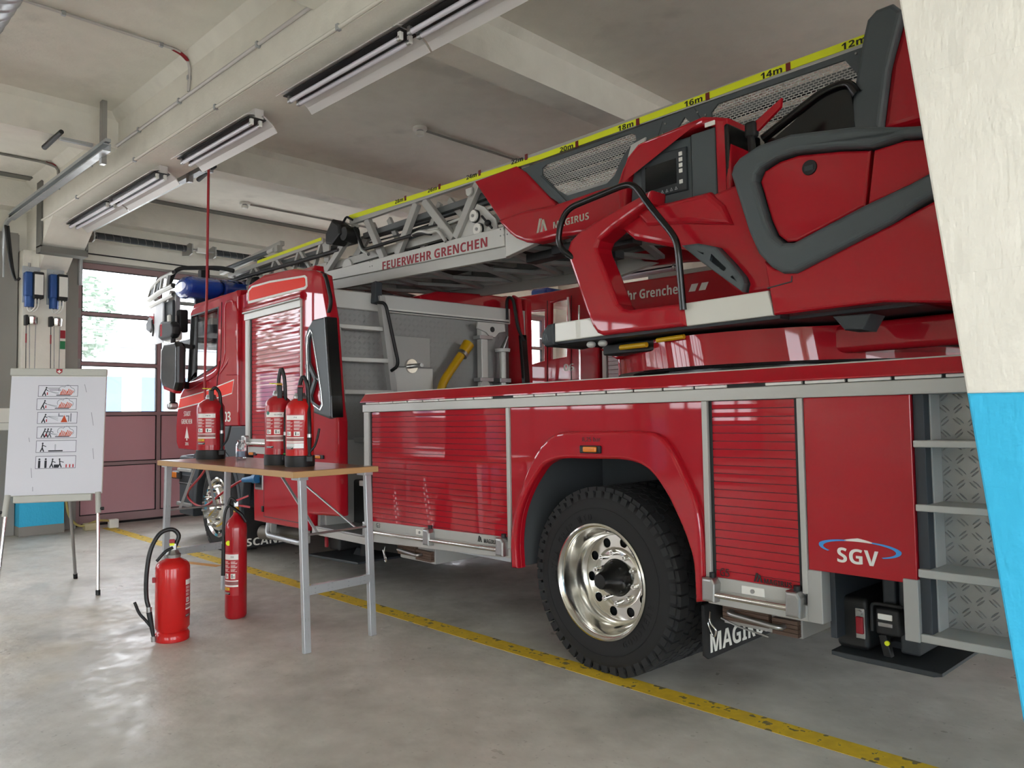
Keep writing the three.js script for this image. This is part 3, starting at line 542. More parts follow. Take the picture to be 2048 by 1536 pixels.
{ // mirrors on arms
  const m = P('mirror');
  ex(m, 'large_housing', [[-5.72, 1.66], [-5.36, 1.6], [-5.3, 1.68], [-5.29, 2.04], [-5.36, 2.09], [-5.68, 2.1], [-5.75, 2.04], [-5.77, 1.74]], .13, .23, M.blackGloss, { b: .03, bs: 4 });
  ex(m, 'red_back', [[-5.7, 1.625], [-5.4, 1.575], [-5.36, 1.62], [-5.72, 1.68]], .135, .22, M.red, { b: .02 });
  ex(m, 'chrome_edge', [[-5.79, 1.74], [-5.775, 1.74], [-5.76, 2.04], [-5.775, 2.05]], .14, .22, M.letterWhite, { b: .004 });
  ex(m, 'small_housing', [[-5.88, 2.17], [-5.85, 2.31], [-5.8, 2.34], [-5.5, 2.31], [-5.43, 2.25], [-5.43, 2.18], [-5.5, 2.14], [-5.8, 2.14]], .13, .22, M.black, { b: .03, bs: 4 });
  bx(m, 'painted_red_reflection', -5.8, -5.74, 2.18, 2.31, .21, .222, M.red, .008);  // red plate painted on as a reflection in the mirror
  bar(m, 'arm', [-5.56, 2.08, .1], [-5.1 - .45, 2.06, -.04], .05, .04, M.black); bar(m, 'arm', [-5.5, 1.68, .16], [-5.62, 1.66, -.04], .06, .07, M.black);
  rod(m, 'stem', [-5.56, 2.05, .17], [-5.56, 2.18, .17], .025, M.black); rod(m, 'beacon_stub', [-5.6, 1.5, .16], [-5.6, 1.62, .16], .03, M.black);
  bx(m, 'camera', -5.68, -5.58, 1.42, 1.5, .1, .2, M.steel, .03);
}
{ // blue beacon bar across the cab roof
  const b = P('blue_light_bar');
  const prof = [[-6.13, 2.71], [-6.03, 2.635], [-5.82, 2.63], [-5.7, 2.68], [-5.68, 2.77], [-5.78, 2.845], [-6.0, 2.85], [-6.11, 2.8]];
  ex(b, 'lens', prof, -.42, -.02, M.blueLamp, { b: .07, bs: 5, smooth: true }); ex(b, 'housing', prof.map(([x, y]) => [x, y]), -.92, -.42, phys(0x0b2a72, { roughness: .15, clearcoat: .8 }), { b: .02, smooth: true });
  ex(b, 'lens', prof, -2.4, -2.0, M.blueLamp, { b: .07, bs: 5, smooth: true }); bx(b, 'cross_tray', -6.02, -5.76, 2.64, 2.68, -2.1, -.4, M.anthraciteDark, .01);
  for (let i = 0; i < 4; i++) for (let k = 0; k < 5; k++) add(b, 'led', new THREE.SphereGeometry(.014, 8, 6).translate(-6.07 + i * .05, 2.815 + i * .008, -.12 - k * .06), M.ledBlue);
  for (const z of [-.45, -1.95]) bx(b, 'foot', -5.92, -5.84, 2.48, 2.66, z - .03, z + .03, M.anthracite, .006);
  bar(b, 'tail_plate', [-6.0, 2.63, -.35], [-5.9, 2.6, -.6], .08, .015, M.steel);
}
{ // crew box behind the cab: red shell, roof hood, reflective sign, shutter
  const c = P('crew_box');
  const outer = [[-4.19, 1.19], [-4.19, 2.45], [-4.14, 2.515], [-3.83, 2.56], [-3.3, 2.53], [-2.94, 2.46], [-2.8, 2.405], [-2.765, 2.26], [-2.7, 2.06], [-2.62, 1.4], [-2.585, 1.27], [-2.585, .565], [-3.01, .545], [-3.06, .415], [-4.04, .41], [-4.06, .98], [-4.17, .98]];
  ex(c, 'side_skin', outer, -.1, 0, M.red, { b: .025, bs: 4, holes: [[[-4.165, 1.07], [-4.165, 2.25], [-3.12, 2.25], [-3.12, 1.07]]] });
  ex(c, 'far_skin', outer.map(([x, y]) => [Math.min(x, -2.99), y]).filter((p, i, a) => !i || p[0] !== a[i - 1][0] || p[0] < -2.99 || a[i + 1]?.[0] < -2.99), -2.44, -2.34, M.red, { b: .025, bs: 4 });
  for (const q of [[[-.03, 2.36], [-.05, 2.48], [-.09, 2.53], [-.16, 2.53], [-.18, 2.36]], [[-1.1, 2.3], [-1.1, 2.38], [-1.3, 2.44], [-1.9, 2.47], [-2.24, 2.47], [-2.36, 2.42], [-2.41, 2.3]]]) exX(c, 'roof_hood', q, -4.17, -3.05, M.red, { b: .02 });
  bx(c, 'inner_box', -4.16, -3.0, .5, 2.34, -2.36, -.08, M.aluPaint, .004);
  bx(c, 'gap_strip', -4.36, -4.19, 1.25, 2.45, -2.4, -.03, M.red, .003);
  // reflective panel
  ex(c, 'sign_border', [[-4.14, 2.34], [-4.14, 2.46], [-4.06, 2.492], [-3.7, 2.485], [-3.07, 2.44], [-3.035, 2.42], [-3.03, 2.345], [-3.06, 2.325]], -.01, .006, M.letterWhite, { b: .004 });
  ex(c, 'sign_face', [[-4.11, 2.362], [-4.11, 2.447], [-4.04, 2.472], [-3.7, 2.466], [-3.08, 2.423], [-3.06, 2.41], [-3.055, 2.355], [-3.08, 2.346]], .0, .009, M.orange, { b: .002 });
  // awning tube and header
  rod(c, 'awning_tube', [-4.2, 2.283, .0], [-3.1, 2.283, .0], .032, M.red, .032, 20); bx(c, 'header', -4.19, -3.12, 2.19, 2.25, -.06, .02, M.ladderLight, .006); bx(c, 'drip_rail', -4.2, -3.11, 2.25, 2.265, -.06, .035, M.alu, .004);
  bx(c, 'post', -4.175, -4.115, 1.1, 2.19, -.05, .015, M.alu, .004); bx(c, 'post', -4.1, -4.082, 1.1, 2.19, -.05, .018, M.alu, .003); bx(c, 'gasket', -4.082, -4.062, 1.1, 2.19, -.05, .008, M.black, .002); bx(c, 'post', -3.142, -3.118, 1.1, 2.19, -.05, .012, M.alu, .003);
  shutter('roller_shutter', -4.062, -3.142, 1.13, 2.19, -.004, .037, M.red);
  const h = P('shutter_bar'); bx(h, 'end_bracket', -4.17, -4.09, 1.07, 1.16, -.01, .06, M.steel, .015); bx(h, 'bar_plate', -4.1, -3.13, 1.085, 1.13, -.01, .016, M.alu, .003); rod(h, 'grab_tube', [-4.1, 1.09, .045], [-3.14, 1.09, .045], .012, M.polished); bx(h, 'end_bracket', -3.2, -3.14, 1.07, 1.16, -.01, .06, M.steel, .015);
  bx(h, 'lock_plate', -4.13, -3.13, 1.0, 1.062, -.01, .01, M.aluPaint, .004);
  // lower flank: hatch seams, hinges, marker lamps, socket
  for (const [x0, x1, y0, y1] of [[-3.832, -3.83, .467, .975], [-3.83, -3.11, .466, .468]]) bx(c, 'seam', x0 - .002, x1 + .002, y0 - .002, y1 + .002, -.01, .001, M.dark, 0);
  for (const y of [.53, .9]) bx(c, 'hinge', -3.86, -3.83, y - .025, y + .025, -.005, .012, M.black, .004);
  for (const x of [-4.05, -2.86]) { const l = bx(c, 'marker_lamp', x - .06, x + .08, .985, 1.015, -.005, .012, M.black, .006); bx(l, 'amber_lens', x - .045, x + .04, .988, 1.012, .01, .02, M.amber, .005); }
  const so = bx(c, 'socket_plate', -4.0, -3.845, .69, .82, -.005, .008, M.steel, .006); bx(so, 'socket_recess', -3.985, -3.86, .71, .8, .004, .009, M.black, .004);
  // grey grab frame with braces at the rear corner
  const fr = [[-2.906, 2.063], [-2.691, 2.065], [-2.64, 1.7], [-2.593, 1.3], [-2.66, 1.29], [-2.914, 1.341], [-3.0, 1.4], [-3.025, 1.47], [-3.03, 1.93], [-2.99, 2.0]];
  const hole = [[-2.93, 1.98], [-2.975, 1.93], [-2.985, 1.85], [-2.965, 1.5], [-2.93, 1.42], [-2.79, 1.365], [-2.755, 1.4], [-2.77, 1.5], [-2.84, 1.75], [-2.9, 1.95]];
  ex(c, 'grab_frame', fr, -.02, .03, M.anthracite, { b: .02, bs: 4, holes: [hole.slice().reverse()] });
  ex(c, 'chrome_inner_edge', hole.map(([x, y]) => [(x + 2.89) * 1.1 - 2.89, (y - 1.67) * 1.035 + 1.67]), .022, .034, M.polished, { b: .001, holes: [hole.slice().reverse()] });
  bar(c, 'frame_brace', [-2.975, 1.72, .02], [-2.87, 1.6, .02], .02, .035, M.anthracite); bar(c, 'frame_brace', [-2.87, 1.6, .02], [-2.955, 1.47, .02], .02, .035, M.anthracite);
  ex(c, 'rubber_edge', [[-2.70, 2.06], [-2.675, 2.06], [-2.6, 1.46], [-2.59, 1.3], [-2.62, 1.3], [-2.63, 1.46]], -.06, .045, M.blackGloss, { b: .01 });
  pipe(c, 'grab_rail', [[-2.83, 2.4, -.03], [-2.76, 2.395, -.01], [-2.67, 2.17, -.01], [-2.76, 2.07, -.02]], .015, M.black, .08);
  // rear wall of the crew box, seen across the deck
  const w = P('crew_box_rear_wall');
  exX(w, 'tread_plate', [[-.06, .45], [-.06, 2.22], [-2.1, 2.22], [-2.1, .45]], -3.0, -2.96, M.plateSoft, { b: .003 });
  bx(w, 'top_beam', -3.0, -2.93, 2.18, 2.33, -2.1, -.06, M.ladderLight, .01); bx(w, 'lamp_rail', -2.935, -2.92, 2.2, 2.215, -2.06, -.62, M.letterWhite, .003); bx(w, 'dark_slot', -2.935, -2.925, 2.192, 2.199, -2.06, -.62, M.black, 0);
  ex(w, 'inner_cheek', [[-2.98, 1.3], [-2.98, 2.42], [-2.9, 2.46], [-2.82, 2.42], [-2.79, 2.2], [-2.72, 1.3]], -2.14, -2.08, M.red, { b: .02, bs: 3 }); bx(w, 'inner_cheek_near', -2.98, -2.72, .56, 2.0, -.12, -.09, M.aluPaint, .005);
  pipe(w, 'far_grab_rail', [[-2.93, 2.22, -2.04], [-2.93, 2.44, -2.04], [-2.84, 2.42, -2.04], [-2.79, 2.12, -2.05], [-2.74, 2.0, -2.08]], .015, M.black, .08); bar(w, 'far_rubber_edge', [-2.77, 2.06, -2.09], [-2.71, 1.3, -2.09], .07, .04, M.blackGloss);
  // climbing ladder
  exX(w, 'ladder_stringer', [[-.55, 2.3], [-.6, 2.3], [-.72, 1.45], [-.66, 1.45]], -2.9, -2.84, M.aluPaint, { b: .004 }); exX(w, 'ladder_stringer', [[-.12, 2.2], [-.16, 2.2], [-.24, 1.42], [-.2, 1.42]], -2.9, -2.86, M.aluPaint, { b: .004 });
  for (const [y, z0, z1] of [[2.02, -.15, -.57], [1.76, -.18, -.62], [1.5, -.21, -.67]]) bx(w, 'rung', -2.91, -2.83, y - .016, y + .02, z1, z0, M.ladderLight, .006);
  pipe(w, 'grab_rail', [[-2.84, 2.24, -.53], [-2.76, 2.23, -.55], [-2.74, 1.72, -.66], [-2.82, 1.68, -.64]], .014, M.black, .06);
  bar(w, 'dark_post', [-2.92, 2.42, -.57], [-2.9, 2.24, -.55], .07, .07, M.darkGrey);
  // valve panel with spindle
  bx(w, 'valve_panel', -2.96, -2.945, 1.73, 1.99, -1.13, -.7, M.aluPaint, .003); bx(w, 'lower_panel', -2.96, -2.935, 1.48, 1.72, -1.15, -.72, M.ladderLight, .003);
  rod(w, 'valve_flange', [-2.945, 1.735, -.92], [-2.92, 1.735, -.92], .065, M.polished, .06, 24); rod(w, 'valve_spindle', [-2.93, 1.735, -.92], [-2.78, 1.735, -.92], .02, M.steel, .018, 14);
  // yellow elbow pipe
  const ye = tube(w, 'yellow_elbow', [[-2.86, 1.5, -1.17], [-2.86, 1.6, -1.21], [-2.86, 1.75, -1.33], [-2.86, 1.88, -1.44]], .038, M.monitor, 24, 16); rod(ye, 'coupling', [-2.86, 1.865, -1.43], [-2.86, 1.955, -1.5], .05, M.monitor, .055, 16); rod(ye, 'clamp', [-2.86, 1.845, -1.415], [-2.86, 1.87, -1.435], .055, M.steel, .055, 16);
  bx(w, 'yellow_base', -2.9, -2.8, 1.475, 1.525, -1.7, -1.1, M.monitor, .01);
  // fork bracket and pipe stand
  bx(w, 'stand_column', -2.93, -2.86, 1.5, 2.12, -1.735, -1.655, M.ladderLight, .01); exX(w, 'fork_plate', [[-1.59, 2.1], [-1.6, 2.16], [-1.93, 2.165], [-1.94, 2.09], [-1.86, 2.075], [-1.81, 2.03], [-1.75, 2.03], [-1.7, 2.07]], -2.86, -2.845, M.ladderLight, { b: .003 });
  rod(w, 'pivot_bore', [-2.846, 2.1, -1.775], [-2.84, 2.1, -1.775], .026, M.black, .026, 16); for (const y of [2.02, 1.63]) bx(w, 'clamp', -2.94, -2.84, y - .015, y + .02, -1.78, -1.62, M.steel, .004);
  rod(w, 'hose_stub', [-2.86, 1.55, -1.7], [-2.86, 1.55, -1.83], .03, M.darkGrey, .025, 14); add(w, 'stub_flange', new THREE.CylinderGeometry(.06, .06, .03, 20).rotateZ(Math.PI / 2).translate(-2.86, 1.565, -1.68), M.ladderLight);
  rod(w, 'standpipe', [-2.88, 1.48, -1.93], [-2.88, 1.9, -1.93], .032, M.ladderLight, .032, 16); rod(w, 'standpipe_collar', [-2.88, 1.9, -1.93], [-2.88, 1.93, -1.93], .07, M.ladderLight, .075, 18); rod(w, 'spray_tip', [-2.88, 1.93, -1.93], [-2.86, 2.05, -1.98], .025, M.steel, .012, 12); bx(w, 'clamp', -2.95, -2.84, 1.61, 1.65, -2.0, -1.86, M.steel, .004);
  // recess with steps between crew box and body
  const r = P('boarding_steps'); add(r, 'tread_plate', boxGeo(-3.0, -2.15, .45, 1.12, -.5, -.46), M.plate); bx(r, 'ledge', -3.0, -2.15, 1.1, 1.135, -.5, -.36, M.aluPaint, .004); bx(r, 'upper_panel', -3.0, -2.15, 1.13, 1.46, -.5, -.48, M.aluPaint, .003); bx(r, 'shelf', -2.48, -2.16, .79, .83, -.46, -.12, M.alu, .004);
  bx(r, 'step', -2.98, -2.15, .42, .46, -.46, -.02, M.plate, .004); bx(r, 'step_edge', -2.98, -2.15, .4, .45, -.03, .0, M.alu, .004); bx(r, 'cheek', -3.0, -2.94, .45, 1.12, -.46, -.1, M.alu, .003);
  // under-run rail, exhaust
  const u = P('underrun_guard'); pipe(u, 'tube', [[-3.88, .42, -.07], [-3.86, .3, -.04], [-3.22, .295, -.04], [-3.2, .5, -.07]], .022, M.galv, .06); bx(u, 'bracket', -3.24, -3.15, .3, .55, -.08, -.03, M.aluPaint, .01); bx(u, 'bracket', -3.92, -3.83, .3, .42, -.12, -.06, M.aluPaint, .01);
  const e = P('exhaust'); rod(e, 'tail_pipe', [-4.13, .29, -.12], [-3.7, .29, -.3], .062, std(0x77736c, .55, .6), .062, 24); rod(e, 'pipe_mouth', [-4.137, .29, -.117], [-4.125, .29, -.122], .054, M.dark, .054, 20);
}

// ---------------------------------------------------------------- ladder set
{
  const l = P('ladder');
  const N = -.6, F = -1.84, top = (x) => 2.992 - (x < -1 ? (x + 1) * .027 : 0), bot = (x) => 2.40 - (x + 1.35) * .032;
  // lower side beams
  for (const [z, s] of [[N, 1], [F, -1]]) {
    const za = s > 0 ? z - .05 : z, zb = s > 0 ? z : z + .05;
    ex(l, 'lower_beam', [[-3.93, bot(-3.9) + .09], [-1.36, 2.455], [-1.365, 2.59], [-3.86, 2.655]], za, zb, M.ladderLight, { b: .005 });
    ex(l, 'beam_flange', [[-3.93, bot(-3.9)], [-1.355, 2.375], [-1.36, 2.455], [-3.93, bot(-3.9) + .09]], za - .012, zb - .02, M.ladderGrey, { b: .004 });
    ex(l, 'beam_shoe', [[-1.352, 2.375], [-.98, 2.43], [-1.1, 2.46], [-1.22, 2.52], [-1.3, 2.592], [-1.355, 2.592]], za, zb, M.ladderLight, { b: .006 });
    // top rail with the reach scale
    ex(l, 'top_rail', [[-3.4, top(-3.4) - .05], [1.2, 2.925], [1.2, 2.985], [-3.4, top(-3.4)]], za + .01, zb, M.ladderGrey, { b: .004 });
    // braces, each a bar of its own
    for (const [x0, x1] of [[-3.16, -2.9], [-2.42, -2.7], [-2.32, -1.96], [-1.66, -1.93]]) bar(l, 'brace', [x0, top(x0) - .04, z - .035 * s], [x1, 2.62, z - .035 * s], .045, .066, M.ladderGrey);
    for (const [x0, x1] of [[-2.98, -2.74], [-2.26, -2.52], [-2.14, -1.78]]) bar(l, 'inner_brace', [x0, top(x0) - .05, z - .14 * s], [x1, 2.62, z - .14 * s], .03, .05, M.ladderGrey);
    bar(l, 'end_post', [-3.33, 3.0, z - .03 * s], [-3.86, 2.66, z - .03 * s], .045, .06, M.ladderGrey); bar(l, 'end_post', [-3.2, 2.99, z - .14 * s], [-3.66, 2.66, z - .14 * s], .03, .07, M.ladderGrey);
    // inner (extending) sections
    bar(l, 'inner_rail', [-3.3, 2.9, z - .1 * s], [1.1, 2.87, z - .1 * s], .05, .05, M.ladderDark); bar(l, 'inner_rail', [-6.3, 2.98, z - .16 * s], [1.0, 2.8, z - .16 * s], .05, .04, M.ladderDark);
    bar(l, 'inner_rail', [-3.9, 2.72, z - .1 * s], [1.1, 2.66, z - .1 * s], .05, .07, M.ladderGrey); bar(l, 'cable_guide', [-3.2, 2.82, z - .08 * s], [-1.1, 2.75, z - .08 * s], .012, .012, M.black); bar(l, 'cable_guide', [-2.2, 2.76, z - .07 * s], [-1.2, 2.79, z - .07 * s], .02, .02, M.ladderLight);
    bar(l, 'inner_lower_rail', [-6.6, 2.72, z - .16 * s], [1.1, 2.5, z - .16 * s], .06, .1, M.ladderDark);
  }
  const y = ex(l, 'reach_scale', [[-3.4, top(-3.4) - .006], [-1, 2.958], [1.16, 2.946], [1.16, 2.984], [-1, 2.994], [-3.4, top(-3.4) + .034]], N, N + .004, M.yellow, { b: 0 });
  [['12m', 1.13], ['14m', .72], ['16m', .263], ['18m', -.204], ['20m', -.68], ['22m', -1.137], ['24m', -1.62], ['26m', -2.091], ['28m', -2.541]].forEach(([t, x]) => {
    const yy = (x < -1 ? top(x) - .003 : 2.954 - (x + 1) * .004) + .001, s = x < -1 ? -.02 : -.006;
    if (x < 1) bx(l, 'scale_mark', x, x + .024, yy - .003, yy + .036, N + .002, N + .006, M.markRed, 0);
    text(l, 'lettering', t, x - .135, yy + .002, N + .004, .031, .115, M.letterBlack, { slope: s });
  });
  text(l, 'lettering', 'FEUERWEHR GRENCHEN', -2.875, 2.521, N, .07, 1.335, M.letterRed, { slope: -.03, d: .002 });
  for (const x of [-3.07, -1.4, -1.33]) for (const [dx, dy] of [[0, 0], [.035, 0], [0, .045], [.035, .045]]) rod(l, 'rivet', [x + dx, 2.53 - (x + 1.35) * .03 + dy, N], [x + dx, 2.53 - (x + 1.35) * .03 + dy, N + .004], .006, M.steel, .005, 6);
  // rungs and the lattice under the floor of the ladder
  for (let i = 0; i < 24; i++) { const x = -6.4 + i * .31, yy = 2.74 - (x + 6.4) * .032; bar(l, 'rung', [x, yy, F + .2], [x, yy, N - .2], .045, .045, M.ladderMid); }
  for (let i = 0; i < 12; i++) { const x = -5.6 + i * .52, yy = 2.55 - (x + 4) * .03; bar(l, 'lattice_bar', [x, yy, F + .06], [x + .5, yy - .016, N - .06], .06, .03, M.ladderMid); bar(l, 'lattice_bar', [x + .5, yy - .016, F + .06], [x, yy, N - .06], .06, .03, M.ladderMid); }
  for (const [x, z] of [[-1.2, -.85], [-.9, -.8], [-.65, -.95], [-1.0, -1.2], [-.5, -.75]]) bx(l, 'slide_block', x - .16, x + .16, 2.36, 2.42, z - .05, z + .05, M.black, .006);
  // pulleys and plate
  ex(l, 'pulley_plate', [[-1.93, 2.6], [-1.7, 2.83], [-1.62, 2.79], [-1.5, 2.68], [-1.48, 2.6]], N - .06, N - .045, M.ladderLight, { b: .003 });
  for (const [x, yy] of [[-1.7, 2.735], [-1.66, 2.63]]) { const p = rod(l, 'pulley', [x, yy, N - .045], [x, yy, N - .005], .042, M.letterWhite, .042, 24); rod(p, 'groove', [x, yy, N - .035], [x, yy, N - .02], .048, M.black, .048, 24); rod(p, 'axle', [x, yy, N - .01], [x, yy, N + .002], .012, M.steel, .012, 10); }
  bar(l, 'lever', [-1.62, 2.72, N - .02], [-1.51, 2.61, N - .02], .014, .014, M.black); add(l, 'lever_knob', new THREE.SphereGeometry(.024, 14, 10).translate(-1.555, 2.655, N - .02), M.black);
  const hk = ex(l, 'lifting_eye', [[-1.76, 2.94], [-1.69, 2.94], [-1.695, 2.9], [-1.715, 2.885], [-1.74, 2.885], [-1.755, 2.9]], N - .005, N + .012, M.ladderLight, { b: .003 });
  rod(l, 'cable_drum', [-3.52, 2.66, N - .3], [-3.52, 2.66, N - .08], .1, M.black, .1, 24); rod(l, 'drum_flange', [-3.55, 2.65, N - .08], [-3.55, 2.65, N - .06], .085, M.ladderLight, .085, 24);
  pipe(l, 'grab_bar', [[-3.26, 2.95, N + .03], [-3.12, 2.73, N + .03], [-2.3, 2.72, N + .03], [-2.17, 2.69, N + .02]], .014, M.black, .05); pipe(l, 'grab_bar', [[-2.4, 2.72, N + .03], [-2.3, 2.735, N + .03], [-2.16, 2.695, N + .03], [-2.1, 2.71, N + .01], [-2.0, 2.6, N + .01]], .014, M.ladderLight, .05);
  pipe(l, 'grab_bar', [[-3.28, 2.9, N - .02], [-3.24, 2.76, N - .02], [-3.12, 2.7, N - .02]], .016, M.ladderLight, .05);
  bx(l, 'winch_motor', -2.86, -2.5, 2.68, 2.88, -1.3, -.8, M.anthraciteDark, .04); rod(l, 'hydraulic_ram', [-2.5, 2.8, -.75], [-1.6, 2.72, -.75], .03, M.ladderLight); bx(l, 'hose_pack', -3.1, -1.2, 2.6, 2.7, -1.5, -.9, M.dark, .03);
  // work lamp at the ladder head of the base section
  const wl = grp(l, 'work_lamp'); const lg = [exGeo([[-3.62, 2.95], [-3.5, 3.06], [-3.38, 2.99], [-3.36, 2.9], [-3.5, 2.83], [-3.62, 2.86]], -.62, -.48, { b: .02 }), rodGeo([-3.33, 2.9, -.62], [-3.33, 2.9, -.5], .075, .06, 20)];
  add(wl, 'housing', mergeGeometries(lg.map(q => q.index ? q.toNonIndexed() : q)), M.black);
  pipe(l, 'lamp_cable', [[-3.45, 3.02, -.56], [-3.38, 3.07, -.56], [-3.28, 3.02, -.56]], .01, M.black, .03);
  // front section
  for (const z of [-.68, -1.76]) {
    bar(l, 'front_top_rail', [-6.2, 2.98, z], [-3.98, 2.98, z], .05, .05, M.ladderGrey); bar(l, 'front_lower_rail', [-6.9, 2.77, z], [-3.9, 2.73, z], .06, .07, M.ladderGrey);
    for (const [x0, x1] of [[-4.05, -4.2], [-4.46, -4.24], [-4.5, -4.65], [-4.98, -4.7], [-5.04, -5.2], [-5.5, -5.24], [-5.56, -5.8], [-6.1, -5.85]]) bar(l, 'front_brace', [x0, 2.965, z], [x1, 2.74, z], .035, .035, M.ladderGrey);
    ex(l, 'end_gusset', [[-4.02, 2.97], [-3.88, 2.96], [-3.9, 2.76], [-3.98, 2.78]], z - .01, z + .01, M.ladderGrey, { b: .003 });
  }
  ex(l, 'reach_scale', [[-5.4, 2.99], [-4.0, 2.985], [-4.0, 3.015], [-5.4, 3.02]], -.655, -.651, M.yellow, { b: 0 });
  rod(l, 'water_pipe', [-6.3, 3.07, -.66], [-4.9, 3.07, -.66], .022, M.anthracite, .022, 12); bx(l, 'pipe_clamp', -4.95, -4.88, 3.03, 3.1, -.69, -.63, M.ladderGrey, .006); rod(l, 'pipe_tip', [-5.1, 3.06, -.64], [-4.96, 3.065, -.64], .024, M.ladderLight, .024, 12);
  rod(l, 'hose_line', [-6.2, 2.9, -.64], [-3.6, 2.82, -.62], .02, M.black, .02, 10); bar(l, 'upper_arm', [-6.5, 3.06, -.7], [-4.9, 3.13, -.7], .05, .05, M.ladderGrey);
  bx(l, 'turn_drive', -6.1, -5.7, 2.78, 2.92, -1.4, -.75, M.anthraciteDark, .05);
}
{ // rescue cage in front of the cab
  const b = P('rescue_cage');
  const z0 = -.05, z1 = -2.35;
  for (const z of [z0, z1]) { pipe(b, 'top_rail', [[-6.2, 2.95, z], [-6.6, 2.94, z], [-6.98, 2.86, z]], .022, M.ladderGrey, .05); pipe(b, 'mid_rail', [[-6.2, 2.8, z], [-6.6, 2.79, z], [-7.02, 2.74, z]], .03, M.ladderLight, .05); pipe(b, 'lower_rail', [[-6.2, 2.7, z], [-6.98, 2.66, z]], .025, M.ladderLight, .05); for (const x of [-6.35, -6.55, -6.75, -6.95]) bar(b, 'rail_post', [x, 2.94 - Math.max(0, -6.6 - x) * .2, z], [x - .08, 2.78, z], .03, .035, M.ladderGrey); }
  pipe(b, 'front_rail', [[-6.98, 2.8, z0], [-7.06, 2.74, z0 - .1], [-7.06, 2.74, z1 + .1], [-6.98, 2.8, z1]], .025, M.ladderGrey, .06);
  ex(b, 'shield', [[-6.98, 2.78], [-6.9, 2.88], [-6.74, 2.93], [-6.62, 2.9], [-6.74, 2.78]], z0 - .01, z0 + .005, M.anthracite, { b: .003 });
  ex(b, 'clear_guard', [[-7.1, 2.7], [-7.02, 2.86], [-6.88, 2.95], [-6.7, 2.98], [-6.72, 2.95], [-6.88, 2.9], [-6.98, 2.8]], z0 + .01, z0 + .02, M.glass, { b: .002 });
  bx(b, 'side_curtain', -7.0, -6.55, 2.2, 2.68, z0 - .02, z0, phys(0xe8e8ea, { roughness: .5, transmission: .45, thickness: 0 }), .003); bx(b, 'red_corner', -6.99, -6.84, 2.44, 2.56, z0, z0 + .006, M.red, 0); bx(b, 'dark_side_panel', -6.62, -6.32, 2.3, 2.66, z0 - .06, z0 - .03, M.anthraciteDark, .01); bx(b, 'white_side_box', -6.5, -6.2, 2.2, 2.3, z0 - .1, z0, M.letterWhite, .02);
  bx(b, 'floor_grate', -7.2, -6.4, 2.2, 2.26, z1, z0 - .3, M.anthraciteDark, .01); bx(b, 'rear_screen', -6.42, -6.36, 2.22, 2.72, -1.6, z0 - .3, M.anthraciteDark, .01); bx(b, 'rear_screen', -6.5, -6.46, 2.2, 2.6, -2.2, -1.0, M.letterWhite, .01);
  ex(b, 'joint_casting', [[-6.98, 2.62], [-6.82, 2.66], [-6.7, 2.58], [-6.66, 2.4], [-6.8, 2.36], [-6.9, 2.48]], z0 - .2, z0 - .1, M.ladderLight, { b: .02 });
  bar(b, 'brace', [-6.66, 2.6, z0 - .1], [-6.5, 2.78, z0 - .1], .07, .05, M.ladderLight); bar(b, 'post', [-6.45, 2.2, z0 - .12], [-6.42, 2.76, z0 - .12], .05, .05, M.ladderLight); bx(b, 'white_buffer', -6.42, -6.36, 2.32, 2.5, z0 - .1, z0, M.letterWhite, .02); bx(b, 'dark_bracket', -6.4, -6.3, 2.3, 2.56, z0 - .2, z0 - .1, M.black, .02);
  const s = ex(b, 'searchlight', [[-7.1, 2.46], [-6.98, 2.54], [-6.86, 2.5], [-6.84, 2.38], [-6.95, 2.34], [-7.08, 2.38]], z0 - .1, z0 + .02, M.black, { b: .03, bs: 3 }); tube(b, 'lamp_cable', [[-6.92, 2.5, z0], [-6.85, 2.4, z0], [-6.88, 2.3, z0]], .012, M.black);
  pipe(b, 'roll_bar', [[-6.55, 2.82, -.1], [-6.32, 3.02, -.12], [-6.0, 3.02, -.5], [-5.9, 2.98, -.6]], .025, M.black, .1); bx(b, 'arm_mount', -6.3, -6.2, 2.86, 3.02, -.45, -.35, M.black, .01);
}

